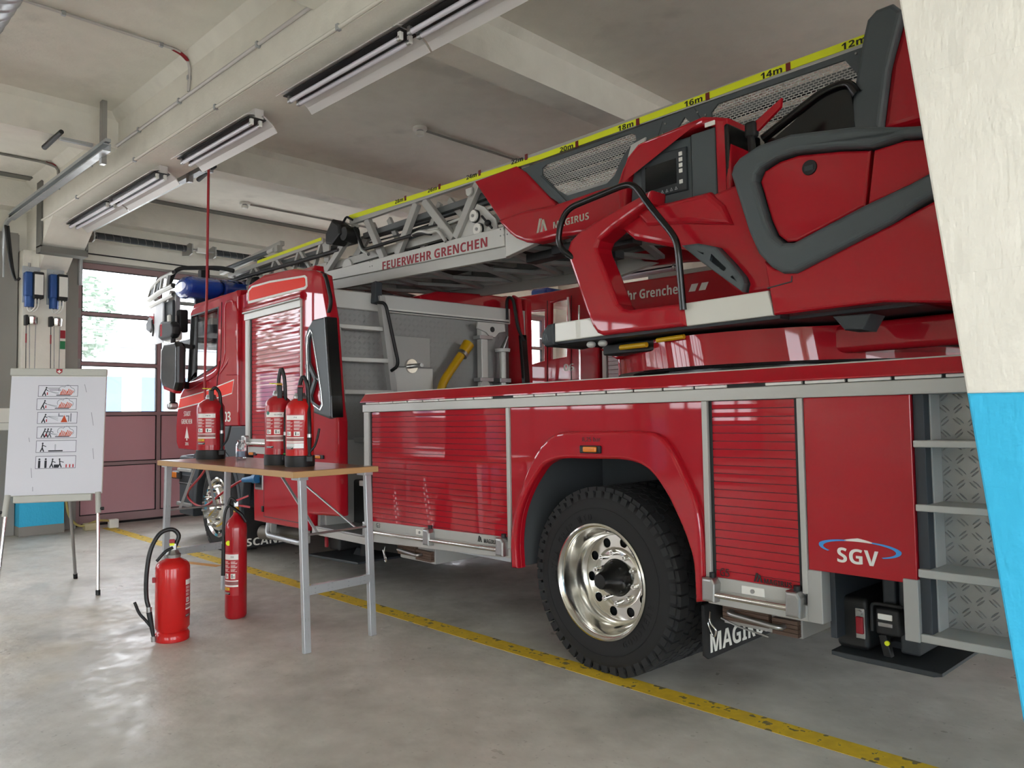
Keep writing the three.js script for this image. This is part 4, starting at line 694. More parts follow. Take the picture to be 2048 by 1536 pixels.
// ---------------------------------------------------------------- turntable, control stand, ladder side cladding
const meshAlpha = canvasTex(128, 128, (g) => { g.fillStyle = '#fff'; g.fillRect(0, 0, 128, 128); g.fillStyle = '#000'; for (let r = 0; r < 4; r++) for (let c = -1; c < 3; c++) g.fillRect(c * 64 + (r % 2) * 32 + 7, r * 32 + 6, 50, 20); }, false);
meshAlpha.wrapS = meshAlpha.wrapT = THREE.RepeatWrapping; meshAlpha.repeat.set(1 / .05, 1 / .05);
const meshMat = std(0xb9b9b4, .5, .4, { alphaMap: meshAlpha, transparent: true, side: THREE.DoubleSide });
{
  const c = P('ladder_cladding');
  const m1 = [[-.979, 2.897], [-.941, 2.915], [-.25, 2.918], [-.215, 2.9], [-.21, 2.87], [-.298, 2.813], [-.38, 2.7], [-.438, 2.668], [-.765, 2.668], [-.847, 2.722], [-.98, 2.852]];
  const m2 = [[.125, 2.9], [.184, 2.834], [.041, 2.818]], m3 = [[.293, 2.875], [.334, 2.908], [1.006, 2.9], [1.07, 2.8], [1.02, 2.62], [.33, 2.62], [.3, 2.72]];
  for (const z of [-.612, -1.84]) {
    ex(c, 'grey_panel', [[-1.24, 2.945], [-1.0, 2.75], [-.78, 2.6], [-.3, 2.58], [1.2, 2.52], [1.2, 2.93]], z, z + .014, M.anthracite, { b: .003, holes: [m1.slice().reverse(), m2.slice().reverse(), m3.slice().reverse()] });
    const q = (p) => add(c, 'mesh_grille', new THREE.ShapeGeometry(shapeOf(p.map(([x, y]) => [x, y]))).translate(0, 0, z + .004), meshMat); q(m1); q(m2); q(m3);
  }
  ex(c, 'panel_frame', [[-1.02, 2.85], [-.99, 2.85], [-.75, 2.62], [-.78, 2.61]], -.6, -.59, M.anthracite, { b: .003 });
  ex(c, 'alloy_blade', [[-.132, 2.86], [-.236, 2.845], [-.263, 2.78], [-.315, 2.625], [-.3, 2.62], [-.25, 2.74], [-.159, 2.792]], -.605, -.585, M.ladderLight, { b: .003 });
  for (const [x0, y0, x1, y1] of [[-.02, 2.92, -.11, 2.72], [.19, 2.93, .27, 2.78]]) bar(c, 'panel_seam', [x0, y0, -.598], [x1, y1, -.598], .002, .006, M.dark);
  for (const [x, y] of [[.0, 2.9], [-.02, 2.85], [.21, 2.9], [.23, 2.85], [.26, 2.87], [1.06, 2.91]]) rod(c, 'rivet', [x, y, -.6], [x, y, -.592], .007, M.steel, .005, 8);
  ex(c, 'red_shroud', [[-1.655, 2.972], [-1.22, 2.972], [-1.13, 2.91], [-1.06, 2.84], [-.82, 2.6], [-1.0, 2.57], [-1.376, 2.622]], -.64, -.585, M.red, { b: .012, bs: 3 });
  ex(c, 'red_shroud', [[-1.376, 2.628], [-1.1, 2.64], [-.85, 2.62], [-.5, 2.63], [-.02, 2.62], [.1, 2.5], [.14, 2.3], [-.45, 2.37], [-.76, 2.404], [-1.02, 2.408], [-1.107, 2.427], [-1.2, 2.47], [-1.262, 2.515]], -.66, -.55, M.red, { b: .025, bs: 4 });
  for (const z of [-1.9]) ex(c, 'red_shroud', [[-1.655, 2.972], [-1.22, 2.972], [-.82, 2.6], [.1, 2.5], [.14, 2.3], [-.76, 2.404], [-1.107, 2.427], [-1.376, 2.622]], z, z + .05, M.red, { b: .012 });
  peakMark(c, -.99, 2.463, -.551, .09, M.polished, .006); text(c, 'lettering', 'MAGIRUS', -.838, 2.462, -.551, .044, .3, M.polished, { d: .006 });
  ex(c, 'grey_cover', [[1.053, 2.5], [1.075, 2.68], [1.13, 2.93], [1.15, 3.0], [1.19, 3.03], [1.26, 3.03], [1.3, 2.98], [1.23, 2.75], [1.19, 2.5]], -.62, -.5, M.anthracite, { b: .02, bs: 3 });
  ex(c, 'red_hood', [[1.18, 2.5], [1.225, 2.78], [1.3, 3.0], [1.7, 3.05], [1.75, 2.5]], -1.85, -.54, M.red, { b: .03, bs: 3 });
}
{ // turntable
  const t = P('turntable', .4, 0, -1.2);
  const ring = (name, r0, r1, y0, y1, mat) => add(t, name, latheGeo([[r0, y0], [r1, y0], [r1, y1], [r0, y1], [r0, y0]], 72), mat);
  ring('bearing_ring', .6, .84, 1.44, 1.52, M.blackGloss); ring('bearing_ring', .6, .9, 1.5, 1.56, M.black);
  ring('red_skirt', .7, .985, 1.505, 1.655, M.red);
  for (let i = 0; i < 24; i++) { const a = i / 24 * 6.2832; rod(t, 'ring_bolt', [.8 * Math.cos(a), 1.5, .8 * Math.sin(a)], [.8 * Math.cos(a), 1.53, .8 * Math.sin(a)], .016, M.anthraciteDark, .016, 6); }
  const b = P('turntable_base');
  exY(b, 'platform', [[-.35, -.2], [.9, -.2], [1.65, -.2], [1.75, -.5], [1.75, -1.9], [1.4, -2.25], [-.35, -2.25]], 1.672, 1.7, M.anthraciteDark, { b: .006 });
  bx(b, 'red_underbody', .62, 1.85, 1.53, 1.66, -1.95, -.42, M.red, .03); ex(b, 'skirt_cheek', [[-.32, 1.65], [-.2, 1.585], [-.17, 1.6], [-.12, 1.65]], -.5, -.36, M.red, { b: .01 });
  for (const z of [-.75, -1.85]) ex(b, 'pivot_cheek', [[.5, 1.68], [.75, 2.4], [.9, 2.62], [1.6, 2.62], [1.7, 1.68]], z, z + .1, M.red, { b: .015 });
  bx(b, 'cross_brace', .85, 1.6, 1.75, 2.3, -1.8, -.7, M.anthraciteDark, .02);
  ex(b, 'warning_lamp', [[1.132, 1.655], [1.285, 1.65], [1.25, 1.59], [1.18, 1.595]], -.24, -.1, M.anthraciteDark, { b: .008 });
  bx(b, 'valve_block', -.2, .25, 1.6, 1.66, -.6, -.25, M.black, .01); rod(b, 'brass_pipe', [-.05, 1.63, -.22], [.12, 1.632, -.22], .014, M.monitor); rod(b, 'brass_pipe', [.2, 1.645, -.2], [.36, 1.65, -.2], .012, M.monitor); for (const x of [-.2, -.12]) add(b, 'floor_lamp', new THREE.SphereGeometry(.026, 12, 8).scale(1, .7, 1).translate(x, 1.655, -.16), M.ladderLight);
}
{ // control stand on the near side
  const c = P('control_stand'), z = -.1;
  bx(c, 'under_plate', -.42, .9, 1.672, 1.69, -.6, -.12, M.anthraciteDark, .004);
  ex(c, 'end_cap', [[-.51, 1.69], [-.505, 1.74], [-.46, 1.783], [-.41, 1.788], [-.41, 1.668], [-.48, 1.662]], -.42, z + .015, M.anthraciteDark, { b: .02, bs: 3 });
  ex(c, 'white_band', [[-.413, 1.683], [-.411, 1.787], [-.11, 1.789], [-.05, 1.688]], -.4, z, M.white, { b: .006 }); ex(c, 'white_band', [[.442, 1.685], [.43, 1.793], [.858, 1.796], [.88, 1.687]], -.3, z, M.white, { b: .005 });
  peakMark(c, -.49, 1.695, z + .012, .04, M.anthracite, .004);
  ex(c, 'red_arch', [[.27, 2.365], [-.07, 2.29], [-.214, 2.245], [-.268, 2.215], [-.29, 2.17], [-.288, 2.13], [-.257, 2.055], [-.166, 1.826], [-.125, 1.74], [-.095, 1.702], [-.06, 1.687], [.446, 1.685], [.43, 1.793], [.12, 1.798], [.078, 1.81], [.046, 1.838], [-.021, 1.999], [-.078, 2.12], [-.083, 2.145], [-.065, 2.178], [.029, 2.225], [.26, 2.305]], z - .12, z + .02, M.red, { b: .022, bs: 4 });
  ex(c, 'red_side', [[.0, 2.255], [.05, 2.28], [.28, 2.312], [.56, 2.29], [.69, 2.31], [.84, 2.33], [.875, 1.93], [.862, 1.797], [.72, 1.797], [.66, 1.835], [.45, 2.045], [.3, 2.095], [.1, 2.165]], -.3, -.15, M.red, { b: .03, bs: 4 });
  ex(c, 'red_shelf', [[.12, 2.3], [.56, 2.3], [.64, 2.22], [.68, 2.12], [.45, 2.17], [.2, 2.21]], -.2, -.125, M.red, { b: .03, bs: 3 });
  ex(c, 'red_fairing', [[.845, 1.925], [.88, 1.688], [1.333, 1.688], [1.62, 1.65], [1.62, 2.07], [1.383, 1.985], [.994, 1.86], [.899, 1.885]], -.5, z, M.red, { b: .014, bs: 3 });
  ex(c, 'fairing_seam', [[.858, 1.803], [.97, 1.816], [.972, 1.842], [.968, 1.842], [.966, 1.82], [.858, 1.808]], z - .01, z + .003, M.dark, { b: 0 });
  const q = [[.43, 2.066], [.52, 2.06], [.613, 2.028], [.69, 1.94], [.74, 1.874], [.75, 1.843], [.738, 1.806], [.539, 1.967]];
  ex(c, 'grey_corner_frame', q, -.16, -.09, M.anthracite, { b: .012, bs: 3, holes: [[[.55, 1.985], [.572, 2.012], [.535, 2.03], [.5, 2.035]].reverse(), [[.57, 1.965], [.655, 1.892], [.685, 1.92], [.59, 2.015]].reverse(), [[.67, 1.88], [.725, 1.835], [.73, 1.86], [.7, 1.9]].reverse()] }); ex(c, 'frame_inset', q, -.15, -.125, M.anthraciteDark, { b: .004 });
  // red hood round the screen
  ex(c, 'console_hood', [[-.04, 2.48], [.0, 2.56], [.05, 2.625], [.12, 2.668], [.49, 2.692], [.575, 2.665], [.625, 2.645], [.64, 2.28], [.56, 2.27], [.556, 2.625], [.49, 2.648], [.12, 2.638], [.06, 2.595], [.025, 2.48], [.01, 2.3], [-.03, 2.34]], -.42, -.2, M.red, { b: .02, bs: 4 });
  ex(c, 'console_housing', [[.02, 2.3], [.04, 2.5], [.07, 2.6], [.12, 2.636], [.405, 2.63], [.405, 2.3]], -.4, -.235, M.anthracite, { b: .01 }); bx(c, 'console_side_box', .413, .55, 2.305, 2.628, -.42, -.22, M.anthracite, .008); bx(c, 'console_gap', .404, .414, 2.33, 2.58, -.4, -.26, M.letterWhite, 0);
  const s = ex(c, 'screen_bezel', [[.108, 2.372], [.385, 2.366], [.385, 2.58], [.112, 2.588]], -.24, -.218, M.anthraciteDark, { b: .006 });
  ex(s, 'screen', [[.138, 2.408], [.328, 2.412], [.328, 2.535], [.14, 2.532]], -.22, -.2165, M.screen, { b: 0 });
  for (const y of [2.55, 2.522, 2.494, 2.466, 2.412]) bx(s, 'button', .345, .365, y - .01, y + .01, -.22, -.214, M.letterWhite, .002);
  for (let i = 0; i < 7; i++) { const x = .152 + i * .0275; ex(s, 'button_mark', [[x, 2.379], [x + .016, 2.379], [x + .008, 2.395]], -.22, -.2155, M.galv, { b: 0, holes: [[[x + .003, 2.381], [x + .008, 2.391], [x + .013, 2.381]]] }); }
  bx(c, 'plate', .51, .565, 2.628, 2.65, -.202, -.194, M.letterWhite, .003);
  pipe(c, 'handrail', [[-.24, 2.11, -.1], [-.33, 2.19, -.05], [-.3, 2.32, -.05], [-.24, 2.38, -.05], [.15, 2.415, -.05], [.21, 2.39, -.05], [.28, 2.285, -.05], [.42, 2.11, -.05], [.442, 2.06, -.05], [.442, 1.76, -.08]], .0165, M.blackGloss, .06, 14);
  // seat bay
  ex(c, 'tinted_guard', [[.64, 2.42], [.645, 2.61], [.7, 2.6], [.95, 2.73], [1.07, 2.73], [1.1, 2.4]], -.52, -.5, phys(0x24282a, { roughness: .15, transmission: .5, thickness: 0 }), { b: .003 }); pipe(c, 'guard_rim', [[.64, 2.61, -.5], [.94, 2.74, -.5], [1.06, 2.75, -.5], [1.1, 2.68, -.5]], .022, M.blackGloss, .05);
  bx(c, 'seat_back', .6, .63, 2.2, 2.62, -.5, -.2, M.blackGloss, .02); rod(c, 'joystick', [.72, 2.42, -.26], [.7, 2.56, -.28], .02, M.black, .016); bx(c, 'joystick_head', .675, .73, 2.545, 2.62, -.31, -.26, M.black, .015); rod(c, 'joystick_boot', [.73, 2.38, -.25], [.72, 2.44, -.26], .05, M.black, .028); ex(c, 'red_lever', [[.7, 2.575], [.72, 2.615], [.855, 2.685], [.85, 2.645], [.735, 2.57]], -.3, -.28, M.red, { b: .004 });
  // grey loop and red doors
  const loopO = [[.712, 2.33], [.722, 2.362], [.754, 2.392], [.848, 2.424], [.995, 2.43], [1.261, 2.384], [1.435, 2.332], [1.62, 2.29]], loopI = [[1.62, 2.25], [1.434, 2.292], [1.315, 2.286], [1.191, 2.318], [1.012, 2.349], [.93, 2.345], [.855, 2.322], [.832, 2.3], [.828, 2.272], [.877, 2.088], [.905, 2.02], [.945, 1.982], [.995, 1.976], [1.282, 2.067], [1.457, 2.112], [1.62, 2.17]];
  const loopB = [[1.62, 2.09], [1.469, 2.026], [1.383, 1.98], [.994, 1.848], [.94, 1.855], [.89, 1.888], [.832, 1.957], [.79, 2.06]];
  ex(c, 'grey_loop', [...loopO, ...loopI, ...loopB], -.3, -.07, M.anthracite, { b: .022, bs: 4 });
  const latch = ex(c, 'red_door', [[.858, 2.314], [.93, 2.338], [1.012, 2.343], [1.191, 2.312], [1.305, 2.284], [1.275, 2.072], [.995, 1.984], [.948, 1.99], [.912, 2.024], [.884, 2.09], [.836, 2.272]], -.25, -.105, M.red, { b: .012, bs: 3 }); ex(c, 'red_door', [[1.318, 2.28], [1.434, 2.286], [1.62, 2.245], [1.62, 2.175], [1.457, 2.118], [1.288, 2.074]], -.25, -.105, M.red, { b: .008 });
  rod(latch, 'door_pull', [1.06, 2.277, -.107], [1.06, 2.277, -.098], .032, M.black, .03, 24); bx(latch, 'pull_latch', 1.04, 1.08, 2.262, 2.285, -.1, -.094, M.anthraciteDark, .004);
}

// ================================================================ TABLE, EXTINGUISHERS, FLIP CHART
const woodMap = dataTex(512, (u, v) => { const r = fbm(u * 1, v, 3, 3, 120), s = Math.sin((v * 46 + r * 9) * 6.2832) * .5 + .5, f = fbm(u * .25, v, 90, 3, 122), w = fbm(u, v, 5, 4, 130); const k = 118 + s * 14 + (f - .5) * 40 + (w - .5) * 30; return [cl(k + 6), cl(k * .76), cl(k * .5)]; }, true, 1);
{
  const t = thing('folding_table', 'high folding table with worn brown top and galvanised legs', 'table', -4.676, 0, -2.383); t.rotation.y = .04;
  const top = add(t, 'table_top', boxGeo(-.85, .85, .961, .981, -.275, .275), phys(0xffffff, { map: woodMap, roughness: .28, clearcoat: .4, clearcoatRoughness: .25 }));
  woodMap.repeat.set(.9, 1.6);
  const ed = std(0xb58f60, .6); ex(t, 'edge_band', [[-.866, -.288], [.866, -.288], [.866, .288], [-.866, .288]].map(([a, b]) => [a, b]), 0, .034, ed, { b: .003, holes: [[[-.849, -.273], [-.849, .273], [.849, .273], [.849, -.273]]] }).rotation.set(-Math.PI / 2, 0, 0);
  t.children[1].position.y = .946;
  for (const s of [1, -1]) {
    const x = s * .835;
    for (const z of [.22, -.22]) { bar(t, 'leg', [x + s * .062, 0, z], [x + s * .01, .957, z], .042, .03, M.galv); bx(t, 'leg_bracket', x - .05, x + .03, .93, .958, z - .03, z + .03, M.galv, .003); }
    bar(t, 'cross_bar', [x + s * .044, .33, .22], [x + s * .044, .33, -.22], .03, .05, M.galv);
    rod(t, 'spreader_rod', [x + s * .028, .63, .22], [x + s * .028, .63, -.22], .007, M.steel);
    bar(t, 'strut', [x + s * .028, .63, .13], [x - s * .3, .95, .17], .018, .006, M.galv); bar(t, 'strut', [x + s * .028, .63, -.13], [x - s * .3, .95, .1], .018, .006, M.galv);
  }
}
// printed instruction label for the extinguishers
function labelTex(k) {
  return canvasTex(256, 512, (g, w, h) => {
    g.fillStyle = '#b01a22'; g.fillRect(0, 0, w, h); g.fillStyle = '#e6e2dc';
    g.fillRect(6, 20, w - 12, 66); g.fillStyle = '#555'; g.font = 'bold 26px sans-serif'; g.fillText(['SW 6', 'GLORIA', 'P 6', 'SLX', 'CO2'][k], 130, 60); g.fillStyle = '#1d6d5a'; if (k === 1) { g.beginPath(); g.arc(40, 30, 26, 0, 7); g.fill(); }
    g.fillStyle = '#e6e2dc'; for (const x of [14, 132]) for (const y of [104, 150, 196]) for (let i = 0; i < 4; i++) g.fillRect(x, y + i * 9, 60 + ((i * 37 + y) % 45), 4);
    for (const [x, y] of [[20, 250], [132, 250]]) { g.fillRect(x, y, 72, 62); g.fillStyle = '#2a2a2a'; g.beginPath(); g.arc(x + 22, y + 16, 8, 0, 7); g.fill(); g.fillRect(x + 16, y + 24, 14, 28); g.fillRect(x + 40, y + 34, 22, 8); g.fillStyle = '#e6e2dc'; }
    g.fillRect(6, 330, w - 12, 14); g.fillStyle = '#8e5a58'; g.fillRect(6, 348, w - 12, 34); g.fillStyle = '#e6e2dc'; g.fillRect(6, 386, w - 12, 22);
    if (k === 0 || k === 4) { g.fillStyle = '#dcb21e'; g.fillRect(6, 416, 110, 34); g.fillStyle = '#222'; g.font = 'bold 22px sans-serif'; g.fillText('Gloria', 16, 441); }
    if (k === 2) { g.fillStyle = '#eee'; g.fillRect(6, 416, w - 12, 70); g.fillStyle = '#666'; for (let i = 0; i < 4; i++) g.fillRect(16, 426 + i * 15, 120, 3); }
    g.fillStyle = '#111'; g.fillRect(6, 470, 118, 30); g.fillStyle = '#ccc'; g.fillRect(14, 476, 100, 6); g.fillRect(14, 487, 80, 6);
  });
}
function wrapLabel(parent, k, r, y0, y1, mid, span) {
  return add(parent, 'label', new THREE.CylinderGeometry(r + .0012, r + .0012, y1 - y0, 24, 1, true, mid - span / 2, span).translate(0, (y0 + y1) / 2, 0), std(0xffffff, .4, 0, { map: labelTex(k), side: THREE.DoubleSide }));
}
// camera-facing direction round a vertical axis: local +z turned by `turn`
function tableExtinguisher(x, z, y, label, k, r, h, turn, ring, arc, mat = M.extinguisher) {
  const e = thing('fire_extinguisher', label, 'extinguisher', x, y, z, 'fire extinguishers set out for training'); e.rotation.y = turn;
  lathe(e, 'boot', [[0, 0], [r + .003, 0], [r + .005, .01], [r + .005, .062], [r + .001, .066], [0, .066]], M.black, 40);
  lathe(e, 'cylinder', [[0, .05], [r, .05], [r, h - .045], [r * .97, h - .03], [r * .86, h - .012], [r * .66, h + .004], [r * .45, h + .014], [.032, h + .022], [0, h + .022]], mat, 48);
  lathe(e, 'collar', [[.03, h + .012], [.036, h + .016], [.038, h + .03], [.034, h + .036], [.03, h + .05], [0, h + .05]], M.steel, 28);
  wrapLabel(e, k, r, .1, h - .075, -.45, 1.5);
  const v = bx(e, 'valve', -.016, .016, h + .04, h + .085, -.02, .03, M.black, .006); bx(v, 'safety_cap', -.014, .02, h + .08, h + .098, -.014, .02, ring, .004);
  bx(e, 'trigger', -.014, .016, h - .05, h + .082, .036, .056, M.black, .006); if (k < 2) rod(e, 'seal_tag', [-.01, h + .092, .03], [-.06, h + .094, .05], .0025, M.yellow);
  const [ax, top, nx] = arc;
  tube(e, 'hose', [[.0, h + .07, .0], [0, h + top * .7, .01], [ax * .35, h + top, .02], [ax * .8, h + top * .72, .035], [ax, h - .02, .05], [nx, h * .62, r + .02], [nx, h * .5, r + .02]], .0115, M.hose, 50, 12);
  rod(e, 'hose_ferrule', [nx, h * .5, r + .02], [nx, h * .44, r + .02], .0135, M.steel);
  const n = rod(e, 'nozzle', [nx, h * .45, r + .02], [nx, .07, r + .014], .0145, M.black, .009, 14); rod(n, 'nozzle_tip', [nx, .075, r + .014], [nx, .04, r + .014], .012, k === 1 ? std(0x2f8f3a, .5) : M.black, .012, 12);
  const s = Math.sign(nx) || 1; tube(e, 'nozzle_lever', [[nx, h * .22, r + .02], [nx + s * .03, h * .32, r + .025], [nx + s * .045, h * .44, r + .03], [nx + s * .056, h * .58, r + .025]], .007, M.black, 16, 8); bx(e, 'clip', nx - .02, nx + .02, .03, .066, r - .01, r + .03, M.black, .006);
  return e;
}
const toCam = (x, z) => Math.atan2(-x, -z);
tableExtinguisher(-5.385, -2.375, .981, 'red extinguisher on the table beside the glass jar', 0, .094, .405, toCam(-5.385, -2.375) + .05, std(0xc8941c, .5), [.062, .1, .066]);
tableExtinguisher(-4.43, -2.385, .981, 'red extinguisher with round green badge on its label', 1, .083, .41, toCam(-4.43, -2.385) + .1, std(0xc8941c, .5), [.035, .19, .03]);
tableExtinguisher(-4.19, -2.395, .981, 'bright red extinguisher with red safety cap on table', 2, .083, .39, toCam(-4.19, -2.395), M.letterRed, [.05, .15, .055], M.extinguisherBright);
{ // jar
  const j = thing('glass_jar', 'small glass jar of pale blue liquid on the table', 'jar', -5.3, .981, -2.56);
  lathe(j, 'glass', [[0, .001], [.034, .001], [.037, .006], [.037, .09], [.033, .102], [.027, .11], [.028, .128], [.026, .128], [.025, .11], [.031, .1], [.035, .09], [.035, .008], [0, .006]], phys(0xffffff, { transmission: 1, roughness: .02, thickness: .003, ior: 1.48 }), 32);
  lathe(j, 'blue_liquid', [[0, .007], [.034, .009], [.034, .05], [0, .05]], std(0xa9c0dc, .4), 28);
}
{ // big extinguisher on the floor with its hose hooked round
  const e = thing('fire_extinguisher', 'plain orange-red extinguisher on the floor with hose looped down', 'extinguisher', -4.57, 0, -1.795, 'fire extinguishers set out for training'); e.rotation.y = toCam(-4.57, -1.795);
  const r = .093, h = .455;
  lathe(e, 'foot_ring', [[0, .004], [r - .012, 0], [r - .004, 0], [r, .004], [r, .035], [r - .008, .05], [r - .014, .055], [0, .055]], M.extinguisherBright, 44);
  lathe(e, 'cylinder', [[0, .05], [r - .014, .055], [r, .075], [r, h - .04], [r - .006, h - .02], [r - .02, h - .006], [.055, h + .004], [.04, h + .012], [.036, h + .03], [0, h + .03]], M.extinguisherBright, 52);
  lathe(e, 'collar', [[.03, h + .012], [.042, h + .016], [.044, h + .034], [.036, h + .04], [.028, h + .06], [0, h + .062]], M.steel, 28);
  const v = bx(e, 'valve', -.02, .022, h + .05, h + .1, -.02, .02, M.steel, .008); bx(v, 'safety_cap', -.02, .01, h + .098, h + .12, -.012, .014, M.letterRed, .004); bx(v, 'seal', -.018, .008, h + .085, h + .1, .012, .022, M.yellow, .003);
  wrapLabel(e, 3, r, .13, h - .1, 1.3, 1.0);
  tube(e, 'hose', [[.012, h + .08, 0], [.03, h + .14, 0], [.0, h + .175, 0], [-.06, h + .165, .01], [-.11, h + .09, .03], [-.135, h - .05, .04], [-.135, h - .2, .04], [-.122, .2, .05]], .0125, M.hose, 60, 12);
  rod(e, 'hose_ferrule', [-.122, .21, .05], [-.121, .17, .05], .015, M.steel); rod(e, 'nozzle', [-.121, .18, .05], [-.098, .045, .06], .016, M.black, .01, 14); rod(e, 'nozzle_tip', [-.098, .045, .06], [-.096, .015, .06], .014, M.steel, .014, 14);
  tube(e, 'nozzle_lever', [[-.112, .1, .055], [-.14, .14, .058], [-.17, .18, .06], [-.195, .245, .06]], .008, M.black, 16, 8); tube(e, 'trigger', [[.0, h + .075, .02], [-.04, h + .055, .03], [-.085, h + .005, .035]], .009, M.black, 14, 8);
  bx(e, 'hose_clip', -.108, -.09, h - .12, h - .09, -.01, .02, M.letterRed, .004);
}
{ // slim carbon-dioxide extinguisher under the table
  const e = thing('fire_extinguisher', 'tall slim red extinguisher standing under the table', 'extinguisher', -4.765, 0, -2.27, 'fire extinguishers set out for training'); e.rotation.y = toCam(-4.75, -2.28);
  const r = .067;
  lathe(e, 'cylinder', [[0, 0], [r - .012, 0], [r - .004, .006], [r, .02], [r, .56], [r - .004, .59], [r - .016, .618], [r - .034, .638], [.022, .652], [.019, .67], [0, .67]], M.extinguisher, 44);
  rod(e, 'brass_neck', [0, .66, 0], [0, .705, 0], .017, M.monitor); const v = bx(e, 'valve', -.016, .016, .7, .74, -.016, .016, M.steel, .006);
  bar(e, 'squeeze_handle', [0, .742, 0], [.075, .77, 0], .022, .012, M.red); bar(e, 'squeeze_handle', [0, .715, 0], [.085, .695, 0], .022, .012, M.red);
  tube(e, 'hose', [[0, .73, .01], [-.03, .76, .01], [-.045, .72, .01], [-.02, .7, .03], [.03, .66, .06], [.06, .61, .06]], .01, M.hose, 30, 10); rod(e, 'horn', [-.075, .47, 0], [-.075, .27, 0], .012, M.black, .03 * .5, 16); tube(e, 'horn_hose', [[-.02, .72, 0], [-.055, .7, 0], [-.075, .6, 0], [-.075, .46, 0]], .009, M.hose, 24, 10);
  wrapLabel(e, 4, r, .15, .42, -.5, 1.5); rod(e, 'yellow_badge', [-.045, .48, .049], [-.046, .48, .0515], .016, M.yellow, .016, 16);
}
